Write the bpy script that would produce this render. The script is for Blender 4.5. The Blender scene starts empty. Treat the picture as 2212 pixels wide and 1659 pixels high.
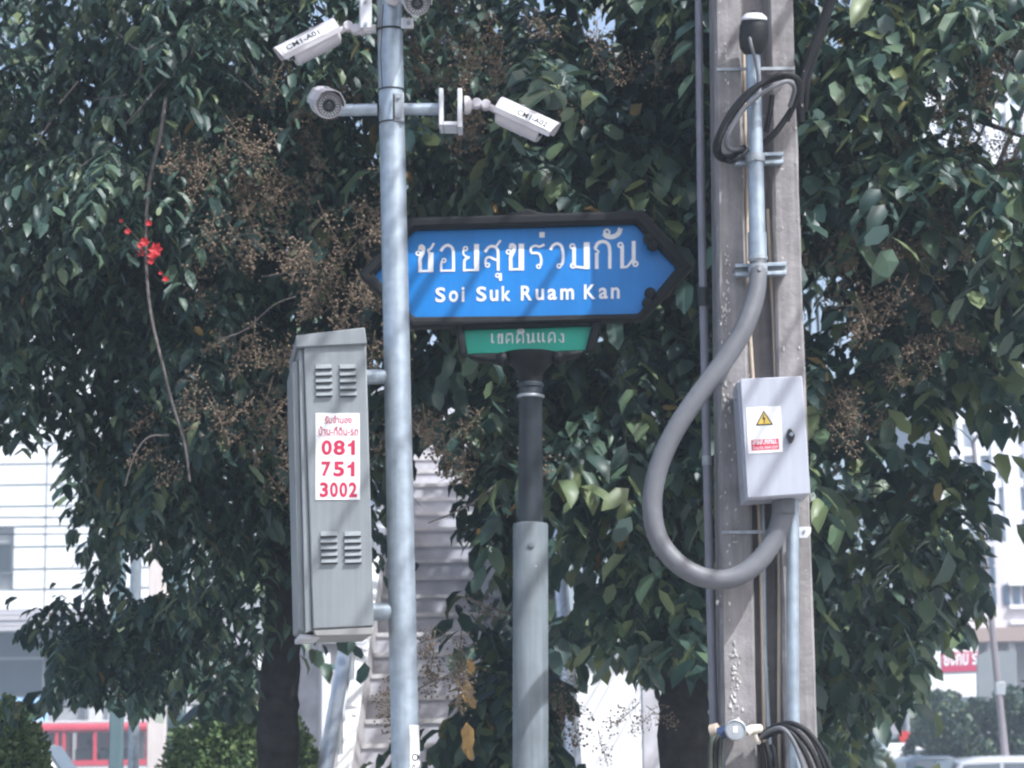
import bpy, bmesh, math, random
import numpy as np
from mathutils import Vector, Matrix

random.seed(7)
SC = bpy.context.scene
COL = SC.collection
R = math.radians

# ------------------------------------------------------------------ camera, sky, sun, exposure
FPX, CX, CY = 4900.0, 1106.0, 829.5          # focal length and centre in units of a 2212 px wide picture
TILT, ROLL = R(9.56), R(0.85)
CAM = Vector((0, 0, 1.5))
_F = Vector((0, math.cos(TILT), math.sin(TILT)))
_R0 = Vector((1, 0, 0)); _U0 = Vector((0, -math.sin(TILT), math.cos(TILT)))
_R = _R0 * math.cos(ROLL) - _U0 * math.sin(ROLL)
_U = _U0 * math.cos(ROLL) + _R0 * math.sin(ROLL)
cd = bpy.data.cameras.new('camera'); cam = bpy.data.objects.new('camera', cd); COL.objects.link(cam)
cam.matrix_world = Matrix(((_R.x, _U.x, -_F.x, CAM.x), (_R.y, _U.y, -_F.y, CAM.y), (_R.z, _U.z, -_F.z, CAM.z), (0, 0, 0, 1)))
cd.sensor_width = 36; cd.lens = 36 * FPX / 2212; cd.clip_end = 2000; cd.clip_start = 0.1
cd.dof.use_dof = True; cd.dof.focus_distance = 7.2; cd.dof.aperture_fstop = 7.0
SC.camera = cam

SUN_EL, SUN_AZ = R(52), R(46)                  # azimuth: swung from straight behind the camera towards the right
to_sun = Vector((math.cos(SUN_EL) * math.sin(SUN_AZ), -math.cos(SUN_EL) * math.cos(SUN_AZ), math.sin(SUN_EL)))
w = bpy.data.worlds.new('World'); SC.world = w; w.use_nodes = True
nt = w.node_tree; nt.nodes.clear()
sky = nt.nodes.new('ShaderNodeTexSky'); sky.sky_type = 'NISHITA'; sky.sun_disc = False
sky.sun_elevation = SUN_EL; sky.sun_rotation = math.atan2(to_sun.x, to_sun.y)
sky.air_density = 1.0; sky.dust_density = 5.0; sky.ozone_density = 2.0
bg = nt.nodes.new('ShaderNodeBackground'); bg.inputs[1].default_value = 0.15
wo = nt.nodes.new('ShaderNodeOutputWorld')
nt.links.new(sky.outputs[0], bg.inputs[0]); nt.links.new(bg.outputs[0], wo.inputs[0])
sl = bpy.data.lights.new('sun', 'SUN'); sl.energy = 3.5; sl.angle = R(0.53); sl.color = (0.94, 0.97, 1.0)
so = bpy.data.objects.new('sun', sl); COL.objects.link(so); so.location = (8, -8, 14)
so.rotation_euler = (-to_sun).to_track_quat('-Z', 'Y').to_euler()
SC.view_settings.view_transform = 'Standard'; SC.view_settings.look = 'None'
SC.view_settings.exposure = 0.95; SC.view_settings.gamma = 1.0
SC.render.engine = 'CYCLES'
SC.cycles.use_denoising = True
SC.cycles.max_bounces = 4; SC.cycles.diffuse_bounces = 2; SC.cycles.glossy_bounces = 2; SC.cycles.transmission_bounces = 4
SC.cycles.volume_bounces = 0; SC.cycles.transparent_max_bounces = 6; SC.cycles.use_adaptive_sampling = True; SC.cycles.adaptive_threshold = .025; SC.cycles.filter_width = 2.3; SC.cycles.caustics_reflective = False; SC.cycles.caustics_refractive = False

# ------------------------------------------------------------------ helpers
def W(px, py, y):
    """world point at distance y in front of the camera, seen at (px, py)"""
    d = _F + _R * ((px - CX) / FPX) + _U * ((CY - py) / FPX)
    return CAM + d * (y / d.y)

def S(px, y):                                   # pixels -> metres at distance y
    return px / FPX * y

def toP(P):                                     # numpy (n,3) -> pixel coords
    P = np.asarray(P, float) - np.array(CAM)
    f = P @ np.array(_F)
    return np.stack([CX + FPX * (P @ np.array(_R)) / f, CY - FPX * (P @ np.array(_U)) / f], 1)

MATS = {}
def mat(name, col, rough=0.6, metal=0.0, spec=0.5, noise=None, bump=0.0, bscale=40.0, specks=None, streak=None, coat=0.0):
    """noise=(scale, amount) colour mottling; specks=(colour, scale, threshold); streak=(amount) vertical grime"""
    if name in MATS: return MATS[name]
    m = bpy.data.materials.new(name); m.use_nodes = True; t = m.node_tree; b = t.nodes['Principled BSDF']
    b.inputs['Roughness'].default_value = rough; b.inputs['Metallic'].default_value = metal
    b.inputs['Specular IOR Level'].default_value = spec; b.inputs['Coat Weight'].default_value = coat
    L = t.links.new
    tc = t.nodes.new('ShaderNodeTexCoord')
    cur = t.nodes.new('ShaderNodeRGB'); cur.outputs[0].default_value = (*col, 1); cur = cur.outputs[0]
    def nz(scale, detail=5, vec=None):
        n = t.nodes.new('ShaderNodeTexNoise'); n.inputs['Scale'].default_value = scale; n.inputs['Detail'].default_value = detail
        L(vec if vec is not None else tc.outputs['Object'], n.inputs['Vector']); return n.outputs[0]
    def mul(a, fac_out, lo, hi):
        mr = t.nodes.new('ShaderNodeMapRange'); mr.inputs[1].default_value = 0.3; mr.inputs[2].default_value = 0.7
        mr.inputs[3].default_value = lo; mr.inputs[4].default_value = hi; L(fac_out, mr.inputs[0])
        v = t.nodes.new('ShaderNodeVectorMath'); v.operation = 'SCALE'; L(a, v.inputs[0]); L(mr.outputs[0], v.inputs['Scale']); return v.outputs[0]
    if noise: cur = mul(cur, nz(noise[0]), 1 - noise[1], 1 + noise[1])
    if streak:
        mp = t.nodes.new('ShaderNodeMapping'); mp.inputs['Scale'].default_value = (1, 1, 0.05); L(tc.outputs['Object'], mp.inputs[0])
        cur = mul(cur, nz(55, 4, mp.outputs[0]), 1 - streak, 1 + streak * 0.6)
    if specks:
        n = nz(specks[1], 3); cr = t.nodes.new('ShaderNodeMapRange'); cr.inputs[1].default_value = specks[2]; cr.inputs[2].default_value = specks[2] + 0.04
        L(n, cr.inputs[0]); mx = t.nodes.new('ShaderNodeMix'); mx.data_type = 'RGBA'
        L(cr.outputs[0], mx.inputs[0]); L(cur, mx.inputs[6]); mx.inputs[7].default_value = (*specks[0], 1); cur = mx.outputs[2]
    L(cur, b.inputs['Base Color'])
    if bump:
        bn = t.nodes.new('ShaderNodeBump'); bn.inputs['Strength'].default_value = bump; bn.inputs['Distance'].default_value = 0.01
        L(nz(bscale, 6), bn.inputs['Height']); L(bn.outputs[0], b.inputs['Normal'])
    MATS[name] = m; return m

class MB:
    def __init__(s): s.v = []; s.f = []
    def add(s, vs, fs):
        o = len(s.v); s.v += [Vector(p) for p in vs]; s.f += [tuple(i + o for i in f) for f in fs]; return s
    def hexa(s, a, b):                          # two quads (same winding) joined as a solid
        return s.add(list(a) + list(b), [(0, 1, 2, 3), (7, 6, 5, 4), (0, 4, 5, 1), (1, 5, 6, 2), (2, 6, 7, 3), (3, 7, 4, 0)])
    def prism(s, poly, vec):
        n = len(poly); vec = Vector(vec); p = [Vector(q) for q in poly]
        fs = [tuple(range(n)), tuple(range(2 * n - 1, n - 1, -1))] + [(i, i + n, (i + 1) % n + n, (i + 1) % n) for i in range(n)]
        return s.add(p + [q + vec for q in p], fs)
    def ring(s, outer, inner, vec):             # frame between two outlines of equal length, extruded
        n = len(outer); vec = Vector(vec)
        o = [Vector(q) for q in outer]; i_ = [Vector(q) for q in inner]
        vs = o + i_ + [q + vec for q in o] + [q + vec for q in i_]; fs = []
        for k in range(n):
            j = (k + 1) % n
            fs += [(k, j, n + j, n + k), (2 * n + k, 3 * n + k, 3 * n + j, 2 * n + j), (k, 2 * n + k, 2 * n + j, j), (n + k, n + j, 3 * n + j, 3 * n + k)]
        return s.add(vs, fs)
    def box(s, c, size, X=(1, 0, 0), Y=(0, 1, 0), Z=(0, 0, 1)):
        c = Vector(c); X = Vector(X) * size[0] / 2; Y = Vector(Y) * size[1] / 2; Z = Vector(Z) * size[2] / 2
        a = [c - X - Y - Z, c + X - Y - Z, c + X - Y + Z, c - X - Y + Z]
        return s.hexa(a, [p + Y * 2 for p in a])
    def tube(s, pts, r, n=12, cap=True):
        pts = [Vector(p) for p in pts]; k = len(pts); rr = r if hasattr(r, '__len__') else [r] * k
        T = [(pts[min(i + 1, k - 1)] - pts[max(i - 1, 0)]).normalized() for i in range(k)]
        a = T[0].cross(Vector((0.01, 0.02, 1)))
        if a.length < 0.05: a = T[0].cross(Vector((0, 1, 0)))
        a.normalize(); vs = []; fs = []
        for i in range(k):
            a = (a - T[i] * a.dot(T[i])).normalized(); b = T[i].cross(a)
            for j in range(n):
                t = 2 * math.pi * j / n; vs.append(pts[i] + (a * math.cos(t) + b * math.sin(t)) * rr[i])
        for i in range(k - 1):
            for j in range(n):
                jj = (j + 1) % n; fs.append((i * n + j, i * n + jj, (i + 1) * n + jj, (i + 1) * n + j))
        if cap: fs += [tuple(range(n - 1, -1, -1)), tuple(range((k - 1) * n, k * n))]
        return s.add(vs, fs)
    def lathe(s, o, axis, prof, n=20):          # prof: list of (distance along axis, radius)
        o = Vector(o); axis = Vector(axis).normalized()
        # a lathe is a tube whose rings may share a position, so build the frames by hand
        a = axis.cross(Vector((0.01, 0.02, 1)))
        if a.length < 0.05: a = axis.cross(Vector((0, 1, 0)))
        a.normalize(); b = axis.cross(a); vs = []; fs = []
        for h, r in prof:
            for j in range(n):
                t = 2 * math.pi * j / n; vs.append(o + axis * h + (a * math.cos(t) + b * math.sin(t)) * max(r, 1e-4))
        for i in range(len(prof) - 1):
            for j in range(n):
                jj = (j + 1) % n; fs.append((i * n + j, i * n + jj, (i + 1) * n + jj, (i + 1) * n + j))
        fs += [tuple(range(n - 1, -1, -1)), tuple(range((len(prof) - 1) * n, len(prof) * n))]
        return s.add(vs, fs)
    def build(s, name, m, parent=None, bevel=0.0, smooth=40, kind=None):
        me = bpy.data.meshes.new(name)
        o0 = parent_origin(parent)
        me.from_pydata([tuple(p - o0) for p in s.v], [], s.f); me.validate()
        bm = bmesh.new(); bm.from_mesh(me); bmesh.ops.recalc_face_normals(bm, faces=bm.faces); bm.to_mesh(me); bm.free()
        me.materials.append(m)
        if smooth:
            me.polygons.foreach_set('use_smooth', [True] * len(me.polygons)); me.set_sharp_from_angle(angle=R(smooth))
        o = bpy.data.objects.new(name, me); COL.objects.link(o)
        if parent is not None: o.parent = parent
        if bevel:
            bv = o.modifiers.new('bevel', 'BEVEL'); bv.width = bevel; bv.segments = 2; bv.limit_method = 'ANGLE'; bv.angle_limit = R(40)
        if kind: o['kind'] = kind
        return o

def parent_origin(p):
    v = Vector((0, 0, 0))
    while p is not None:
        v = v + p.location; p = p.parent
    return v

def tag(o, label=None, cat=None, group=None, kind=None):
    for k, x in (('label', label), ('category', cat), ('group', group), ('kind', kind)):
        if x: o[k] = x
    return o

def thing(name, loc, label, cat, group=None, kind=None):
    o = bpy.data.objects.new(name, None); COL.objects.link(o); o.location = loc; o.empty_display_size = 0.2
    return tag(o, label, cat, group, kind)

def smooth_path(pts, sub=6):                   # Catmull-Rom through the points
    P = [Vector(p) for p in pts]; P = [P[0] * 2 - P[1]] + P + [P[-1] * 2 - P[-2]]; out = []
    for i in range(1, len(P) - 2):
        for k in range(sub):
            t = k / sub; a, b, c, d = P[i - 1:i + 3]
            out.append(0.5 * ((2 * b) + (c - a) * t + (2 * a - 5 * b + 4 * c - d) * t * t + (3 * b - a - 3 * c + d) * t ** 3))
    out.append(P[-2]); return out

# ---- lettering: a 2D outline laid on a quad given by bottom-left, bottom-right, top-left
_txt = {}
def text2d(body, bold=0.0):
    if body == '1' and bold > .03:             # heavy flagged numeral one
        return np.array([(.46, 0), (1, 0), (1, 1), (.62, 1), (.50, .86), (.30, .77), (0, .74), (0, .54), (.46, .60)]), [(0, 1, 2, 3, 4, 5, 8), (5, 6, 7, 8)]
    if (body, bold) in _txt: return _txt[(body, bold)]
    c = bpy.data.curves.new('t', 'FONT'); c.body = body; c.size = 1; c.offset = bold; c.resolution_u = 4
    o = bpy.data.objects.new('t', c); COL.objects.link(o)
    dg = bpy.context.evaluated_depsgraph_get(); me = bpy.data.meshes.new_from_object(o.evaluated_get(dg))
    v = np.array([p.co[:2] for p in me.vertices]); f = [tuple(p.vertices) for p in me.polygons]
    lo, hi = v.min(0), v.max(0); v = (v - lo) / (hi - lo)
    bpy.data.objects.remove(o); bpy.data.meshes.remove(me); bpy.data.curves.remove(c)
    _txt[(body, bold)] = (v, f); return v, f

def lay(mb, v, f, BL, BR, TL, off=0.002):
    BL, BR, TL = Vector(BL), Vector(BR), Vector(TL); n = (BR - BL).cross(TL - BL).normalized() * off
    return mb.add([BL + (BR - BL) * float(p[0]) + (TL - BL) * float(p[1]) + n for p in v], f)

def text_on(mb, body, BL, BR, TL, bold=0.02, off=0.002):
    v, f = text2d(body, bold); return lay(mb, v, f, BL, BR, TL, off)

# looped Thai letters as pen strokes in a unit box (x right, y up): R = ring (cx, cy, r), C = curved stroke, L = straight stroke
K, N_, T_ = 0.235, 0.155, 0.09                  # stem, normal and thin widths
GL = {
 'kho':  [('R', .16, .70, .15), ('C', [(.24, .82), (.30, .96), (.46, .90), (.40, .70), (.27, .50), (.27, .30), (.27, .0)], N_), ('L', [(.20, .045), (.90, .045)], .09), ('L', [(.82, .0), (.82, 1.0)], K)],
 'so':   [('R', .15, .70, .15), ('C', [(.22, .82), (.28, .96), (.42, .90), (.38, .70), (.25, .50), (.25, .30), (.25, .0)], N_), ('L', [(.18, .045), (.88, .045)], .09), ('L', [(.80, .0), (.80, .72)], K), ('C', [(.80, .66), (.66, .80), (.80, .86), (.97, 1.06)], .10)],
 'o':    [('R', .29, .42, .15), ('C', [(.17, .40), (.13, .25), (.14, .0)], .11), ('L', [(.08, .045), (.92, .045)], .09), ('C', [(.84, .0), (.84, .45), (.80, .82), (.56, .97), (.30, .92), (.10, .76)], .14)],
 'yo':   [('R', .22, .84, .15), ('C', [(.10, .80), (.12, .62), (.34, .52), (.46, .52)], .09), ('C', [(.40, .52), (.18, .42), (.15, .22), (.15, .0)], .12), ('L', [(.08, .045), (.92, .045)], .09), ('L', [(.84, .0), (.84, 1.0)], K)],
 'sau':  [('R', .24, .22, .15), ('C', [(.12, .26), (.16, .46), (.36, .52), (.60, .44), (.82, .40)], .11), ('C', [(.84, .0), (.84, .45), (.80, .80), (.56, .92), (.30, .88), (.10, .70)], .13), ('C', [(.66, .86), (.80, .98), (.98, 1.14)], .10)],
 'ro':   [('R', .62, .14, .16), ('C', [(.76, .18), (.78, .42), (.66, .62), (.40, .66), (.14, .66)], .12), ('C', [(.14, .68), (.16, .86), (.42, .94), (.68, .90), (.98, .98)], .12)],
 'wo':   [('R', .58, .14, .16), ('C', [(.72, .16), (.80, .30), (.82, .60), (.72, .88), (.46, .98), (.20, .90), (.06, .74)], .14)],
 'mo':   [('R', .16, .86, .15), ('L', [(.24, .84), (.24, .14)], .15), ('R', .19, .14, .15), ('L', [(.28, .10), (.86, .045)], .10), ('L', [(.85, .0), (.85, 1.0)], K)],
 'ko':   [('L', [(.16, .0), (.16, .60)], .16), ('C', [(.16, .55), (.26, .64), (.04, .74)], .08), ('C', [(.06, .74), (.22, .94), (.52, 1.0), (.78, .90), (.86, .66), (.86, .30), (.86, .0)], .15)],
 'no':   [('R', .14, .86, .15), ('L', [(.22, .84), (.22, .0)], .15), ('C', [(.20, .05), (.44, .06), (.62, .22), (.72, .34)], .09), ('R', .84, .16, .15), ('L', [(.76, .16), (.76, 1.0)], .15)],
 'u':    [('R', .40, .68, .30), ('L', [(.74, .95), (.74, .0)], .28)],
 'ek':   [('L', [(.5, .0), (.5, 1.0)], .9)],
 'han':  [('R', .20, .62, .19), ('C', [(.06, .52), (.22, .20), (.52, .16), (.78, .45), (.90, 1.0)], .20)],
 'i':    [('L', [(.0, .12), (1.0, .12)], .24), ('C', [(.06, .2), (.2, .75), (.5, .95), (.82, .7), (.94, .15)], .22)],
 'e':    [('L', [(.30, 1.0), (.30, .14)], .34), ('R', .58, .15, .30)],
 'ae':   [('L', [(.14, 1.0), (.14, .14)], .15), ('R', .27, .15, .14), ('L', [(.68, 1.0), (.68, .14)], .15), ('R', .81, .15, .14)],
 'to':   [('R', .40, .36, .15), ('C', [(.30, .28), (.22, .16), (.16, .0)], .11), ('C', [(.13, .0), (.12, .55), (.22, .90), (.36, .97), (.50, .82)], .12), ('C', [(.50, .82), (.64, .97), (.80, .90), (.87, .55), (.87, .0)], .13)],
 'do':   [('R', .40, .34, .15), ('C', [(.30, .26), (.22, .16), (.16, .0)], .11), ('C', [(.13, .0), (.12, .55), (.26, .90), (.52, .98), (.78, .90), (.87, .55), (.87, .0)], .13)],
 'ngo':  [('R', .52, .84, .19), ('L', [(.72, .84), (.72, .05)], .20), ('C', [(.74, .04), (.46, .06), (.06, .34)], .11)],
}
def glyph(mb, g, BL, BR, TL, asp, off=0.002):
    """asp = height / width of the box, so that pen widths and rings keep their shape"""
    k = 0
    def put(v, f):
        nonlocal k
        lay(mb, [((x * 1.0), y) for x, y in v], f, BL, BR, TL, off + k * 0.00012); k += 1
    for st in GL[g]:
        if st[0] == 'R':
            _, cx, cy, r = st; ri = r * 0.42; v = []; f = []
            for j in range(18):
                t = 2 * math.pi * j / 18; c, s_ = math.cos(t), math.sin(t)
                v += [(cx + c * r, cy + s_ * r / asp), (cx + c * ri, cy + s_ * ri / asp)]
                jj = (j + 1) % 18; f.append((2 * j, 2 * jj, 2 * jj + 1, 2 * j + 1))
            put(v, f)
        else:
            P = [Vector((p[0], p[1] * asp, 0)) for p in st[1]]
            if st[0] == 'C': P = smooth_path(P, 5)
            hw = st[2] * .60; v = []; f = []
            for i, p in enumerate(P):
                d = (P[min(i + 1, len(P) - 1)] - P[max(i - 1, 0)]).normalized(); n = Vector((-d.y, d.x, 0)) * hw
                v += [((p + n).x, (p + n).y / asp), ((p - n).x, (p - n).y / asp)]
            for i in range(len(P) - 1): f.append((2 * i, 2 * i + 1, 2 * i + 3, 2 * i + 2))
            put(v, f)

# ------------------------------------------------------------------ materials
M_galv = mat('galvanised_steel', (.37, .43, .49), .42, .55, .5, noise=(26, .16), streak=.14, bump=.05, bscale=30)
M_galv_dull = mat('dull_galvanised_steel', (.36, .39, .42), .5, .45, .5, noise=(20, .18), streak=.15)
M_white_steel = mat('white_painted_steel', (.60, .61, .65), .4, .0, .5, noise=(14, .07), streak=.06)
M_camwhite = mat('off_white_camera_paint', (.53, .51, .54), .35, 0, .5, noise=(12, .06))
M_cab = mat('grey_cabinet_paint', (.235, .255, .268), .42, 0, .5, noise=(7, .09), streak=.11, specks=((.15, .12, .10), 70, .76), bump=.02, bscale=12)
M_box = mat('light_grey_box_paint', (.40, .42, .485), .4, 0, .5, noise=(6, .06), streak=.06)
M_sticker = mat('white_vinyl', (.82, .83, .84), .35, 0, .4, noise=(9, .03))
M_red = mat('red_print', (.50, .02, .07), .45, noise=(60, .2))
M_black = mat('black_plastic', (.010, .0105, .012), .45)
M_rubber = mat('black_cable_sheath', (.010, .010, .012), .55, 0, .35, noise=(20, .3))
M_glassdark = mat('dark_lens_glass', (.015, .02, .03), .08, 0, .8)
M_led = mat('led_ring_grey', (.16, .17, .18), .4)
M_ink = mat('black_ink', (.02, .02, .025), .6)
M_blue = mat('blue_sign_sheet', (.004, .19, .56), .38, 0, .5, noise=(5, .12), streak=.07, specks=((.10, .22, .45), 40, .74))
M_green = mat('green_sign_sheet', (.006, .38, .27), .4, 0, .5, noise=(8, .10))
M_letter = mat('white_sign_letters', (.80, .81, .84), .45, noise=(24, .06))
M_frame = mat('dark_sign_frame_paint', (.005, .0065, .008), .6, 0, .3, noise=(16, .3), bump=.06, bscale=50)
M_post_dark = mat('dark_post_paint', (.022, .029, .037), .5, 0, .5, noise=(18, .25), streak=.2, specks=((.25, .27, .28), 30, .74))
M_post_grey = mat('grey_post_paint', (.175, .205, .225), .6, 0, .4, noise=(9, .18), streak=.2, specks=((.6, .62, .62), 45, .74), bump=.05)
M_conc = mat('weathered_concrete', (.262, .248, .250), .85, 0, .3, noise=(14, .20), streak=.2, bump=.3, bscale=60, specks=((.55, .52, .50), 55, .70))
M_chip = mat('pale_chipped_concrete', (.62, .60, .58), .9, 0, .2, noise=(60, .2), bump=.5, bscale=90)
M_pvc = mat('grey_flexible_conduit', (.13, .135, .15), .52, 0, .5, noise=(9, .16), bump=.12)
M_cream = mat('cream_plastic_pipe', (.55, .46, .37), .55, noise=(12, .1), streak=.1)
M_mauve = mat('mauve_grey_pipe', (.22, .22, .26), .5, .2, noise=(10, .12), streak=.15)
M_bluedev = mat('blue_grey_plastic', (.12, .20, .32), .4, noise=(20, .15))
M_brightsteel = mat('stainless_steel', (.62, .64, .67), .28, .85, .5, noise=(8, .08), streak=.08)
M_step = mat('grey_stair_concrete', (.48, .48, .52), .85, 0, .3, noise=(5, .2), bump=.2, bscale=25)
M_sunlit_nosing = mat('sunlit_stair_nosing', (.56, .55, .55), .75, 0, .3, noise=(9, .15))  # paler than the steps: sun on the edges put into the colour
M_whitewall = mat('white_wall_paint', (.80, .81, .82), .75, 0, .3, noise=(1.2, .05), streak=.05)
M_bark = mat('dark_bark', (.030, .028, .028), .9, 0, .2, noise=(18, .4), bump=.9, bscale=30)
M_branch = mat('grey_branch_bark', (.13, .115, .11), .85, 0, .2, noise=(30, .3), bump=.3, bscale=60)
M_twig = mat('brown_twig', (.05, .048, .036), .8, noise=(10, .3))
M_capsule = mat('dry_brown_capsules', (.18, .135, .095), .7, 0, .3, noise=(70, .5))
# ------------------------------------------------------------------ ground
def sheet(name, x0, x1, y0, y1, z, m, n=1):
    mb = MB().add([(x0, y0, z), (x1, y0, z), (x1, y1, z), (x0, y1, z)], [(0, 1, 2, 3)]); o = mb.build(name, m, smooth=0); o['kind'] = 'structure'; return o
M_ground = mat('dusty_ground', (.20, .19, .18), .95, noise=(.6, .15), bump=.2, bscale=8)
M_asph = mat('asphalt', (.055, .055, .058), .9, noise=(3, .2), bump=.3, bscale=60)
M_pave = mat('pavement_concrete', (.30, .29, .28), .9, noise=(2, .15), bump=.2, bscale=20)
sheet('ground', -700, 700, -300, 1500, 0, M_ground)
sheet('road', -120, 120, 30, 66, 0.004, M_asph)
pv = MB().box((0, 14, 0.06), (80, 29, 0.12)).build('pavement', M_pave); pv['kind'] = 'structure'

# ------------------------------------------------------------------ footbridge stair (rises straight away from the camera)
ST = thing('footbridge_stair', (-.35, 12.06, .12), 'grey concrete footbridge stair climbing behind the galvanised pole and the trees', 'stair')
RIS, TRD, NST, SY = .165, .34, 27, 12.06
xl, xr = -1.03, .30
for i in range(NST):
    y = SY + i * TRD; z = RIS * (i + 1)
    MB().box(((xl + xr) / 2, y + TRD / 2 + .02, z - RIS / 2 - .02), (xr - xl, TRD + .04, RIS + .03)).build('step', M_step, ST, smooth=0)
    MB().box(((xl + xr) / 2, y + .012, z - .006), (xr - xl - .01, .055, .030)).build('sunlit_nosing', M_sunlit_nosing, ST, smooth=0)  # light strip added for the sun each step edge catches
def sloped(name, x0, x1, dz0, dz1, m, parent, ya=-.1, yb=None, bevel=.01):
    yb = yb if yb is not None else NST * TRD
    f = lambda y: y / TRD * RIS
    a = [Vector((x0, SY + ya, f(ya) + dz0)), Vector((x1, SY + ya, f(ya) + dz0)), Vector((x1, SY + ya, f(ya) + dz1)), Vector((x0, SY + ya, f(ya) + dz1))]
    b = [Vector((p.x, SY + yb, p.z - f(ya) + f(yb))) for p in a]
    return MB().hexa(a, b).build(name, m, parent, bevel=bevel)
M_ststring = mat('pinkish_stair_wall', (.50, .47, .47), .8, noise=(3, .12), streak=.1)
sloped('parapet', -1.105, -1.032, -.25, .46, M_ststring, ST); sloped('coping', -1.115, -1.022, .463, .53, M_whitewall, ST)
sloped('parapet', .302, .375, -.25, .46, M_ststring, ST); sloped('coping', .292, .385, .463, .53, M_whitewall, ST)
for x in (-1.08, .34):
    f = lambda y: y / TRD * RIS
    MB().tube([(x - .02, SY - .1, .93), (x - .02, SY + NST * TRD, .93 + f(NST * TRD))], .048, 16).build('handrail', M_brightsteel, ST)
    for k in range(0, NST, 3):
        y = k * TRD + .15
        MB().tube([(x - .02, SY + y, f(y) + .50), (x - .02, SY + y, f(y) + .93)], .02, 8).build('baluster', M_brightsteel, ST)
zt = RIS * NST; yt = SY + NST * TRD
MB().box((-.35, yt + 1.2, zt - .15), (4.2, 2.4, .30)).build('landing', M_step, ST, smooth=0)
MB().box((-.35, yt + 2.38, zt + .5), (4.2, .08, 1.0)).build('landing_wall', M_step, ST, smooth=0)
for x in (-2.1, 1.4): MB().box((x, yt + 1.2, zt / 2 - .22), (.35, .35, zt - .30)).build('pier', M_step, ST, smooth=0)

# ------------------------------------------------------------------ posts standing behind the left tree
def column(name, label, px0, px1, pyt, Y, m, ztop, cat='column', capname='cap'):
    a = W(px0, 1659, Y); b = W(px1, 1659, Y); c = (a + b) / 2; wd = b.x - a.x
    t = thing(name, (c.x, Y, .12), label, cat)
    MB().box((c.x, Y + wd / 2, ztop / 2), (wd, wd, ztop)).build('shaft', m, t, bevel=.012)
    MB().box((c.x, Y + wd / 2, ztop + .05), (wd * 1.3, wd * 1.3, .1)).build(capname, m, t, bevel=.01)
    return t
M_teal = mat('teal_grey_paint', (.12, .19, .21), .6, noise=(3, .1), streak=.12)
M_creamwall = mat('cream_paint', (.70, .64, .62), .7, noise=(2, .06), streak=.06)
column('concrete_column', 'teal grey square column right of the cream column', 359, 396, 1515, 20, M_teal, 4.5)
column('concrete_column', 'cream square column beside the teal grey one under the left tree', 316, 356, 1500, 22, M_creamwall, 4.5)
column('concrete_column', 'narrow grey green column in front of the red bus', 234, 262, 1480, 21, M_teal, 4.5)
lp = thing('lamp_post', (W(288, 1659, 18).x, 18, .12), 'slim pale steel lamp post between the columns under the left tree', 'lamp post')
a = W(288, 1659, 18); MB().tube([(a.x, 18, .12), (a.x, 18, 3.0), (a.x, 18, 5.8)], [.046, .044, .038], 16).build('shaft', M_galv, lp)
MB().tube([(a.x, 18, 5.78), (a.x + .1, 17.8, 6.0), (a.x + .2, 17.3, 6.1)], .025, 8).build('arm', M_galv, lp)
MB().box((a.x + .25, 16.95, 6.1), (.18, .6, .1)).build('lantern', M_galv_dull, lp, bevel=.02)

# ------------------------------------------------------------------ white panel building, far left
Y = 78.0
B = thing('panel_building', (-20.5, Y, 0), 'white building clad in long panels behind the left tree', 'building')
px = lambda x, y: W(x, y, Y)
zs = [px(60, y).z for y in (1318, 1274, 1230, 1182, 1138, 1094, 1048, 1003, 958, 913, 868, 823, 778, 733, 688)]
xe = [px(-880, 1200).x, px(-540, 1200).x, px(-220, 1200).x, px(98, 1200).x, px(240, 1200).x, px(420, 1200).x]
M_panel = mat('white_cladding_panel', (.82, .85, .86), .5, 0, .4, noise=(.8, .04), streak=.03)
MB().box((-20.8, Y + 8.2, 10.5), (21.4, 16.0, 21.0)).build('wall', mat('grey_backing_wall', (.35, .36, .37), .8), B, smooth=0)
wx0, wx1, wz0, wz1 = px(-45, 1240).x, px(28, 1240).x, px(0, 1240).z, px(0, 1173).z
for i in range(len(zs) - 1):
    for j in range(len(xe) - 1):
        x0, x1, z0, z1 = xe[j] + .03, xe[j + 1] - .03, zs[i] + .035, zs[i + 1] - .035
        segs = [(x0, x1)]
        if z0 < wz1 and z1 > wz0 and x0 < wx1 and x1 > wx0:
            segs = [s for s in ((x0, wx0 - .03), (wx1 + .03, x1)) if s[1] - s[0] > .05]
        for s0, s1 in segs:
            MB().box(((s0 + s1) / 2, Y - .02 + .006 * ((i * 5 + j * 3) % 4), (z0 + z1) / 2), (s1 - s0, .10, z1 - z0)).build('panel', M_panel, B, smooth=0)
wn = MB().box(((wx0 + wx1) / 2, Y - .005, (wz0 + wz1) / 2), (wx1 - wx0, .02, wz1 - wz0)).build('window', mat('dark_window_glass', (.02, .03, .035), .3, 0, .3), B, smooth=0)
c = Vector(((wx0 + wx1) / 2, Y - .05, (wz0 + wz1) / 2)); h = [(wx0, wz0), (wx1, wz0), (wx1, wz1), (wx0, wz1)]
MB().ring([(x, Y - .07, z) for x, z in h], [(x + (c.x - x) * .13, Y - .07, z + (c.z - z) * .13) for x, z in h], (0, .07, 0)).build('frame', mat('grey_window_frame', (.10, .11, .12), .5), wn, smooth=0)
zf1, zf0 = px(60, 1320).z, px(60, 1366).z
for k in range(4):
    za = zf1 - (zf1 - zf0) * k / 4; zb = zf1 - (zf1 - zf0) * (k + 1) / 4
    MB().box((-20.8, Y - .35 - .05 * (k % 2), (za + zb) / 2), (21.8, .8, za - zb - .03)).build('fascia_board', mat('pinkish_grey_fascia', (.46, .44, .46), .6, noise=(2, .08)), B, smooth=0)
zg = px(60, 1500).z
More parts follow.
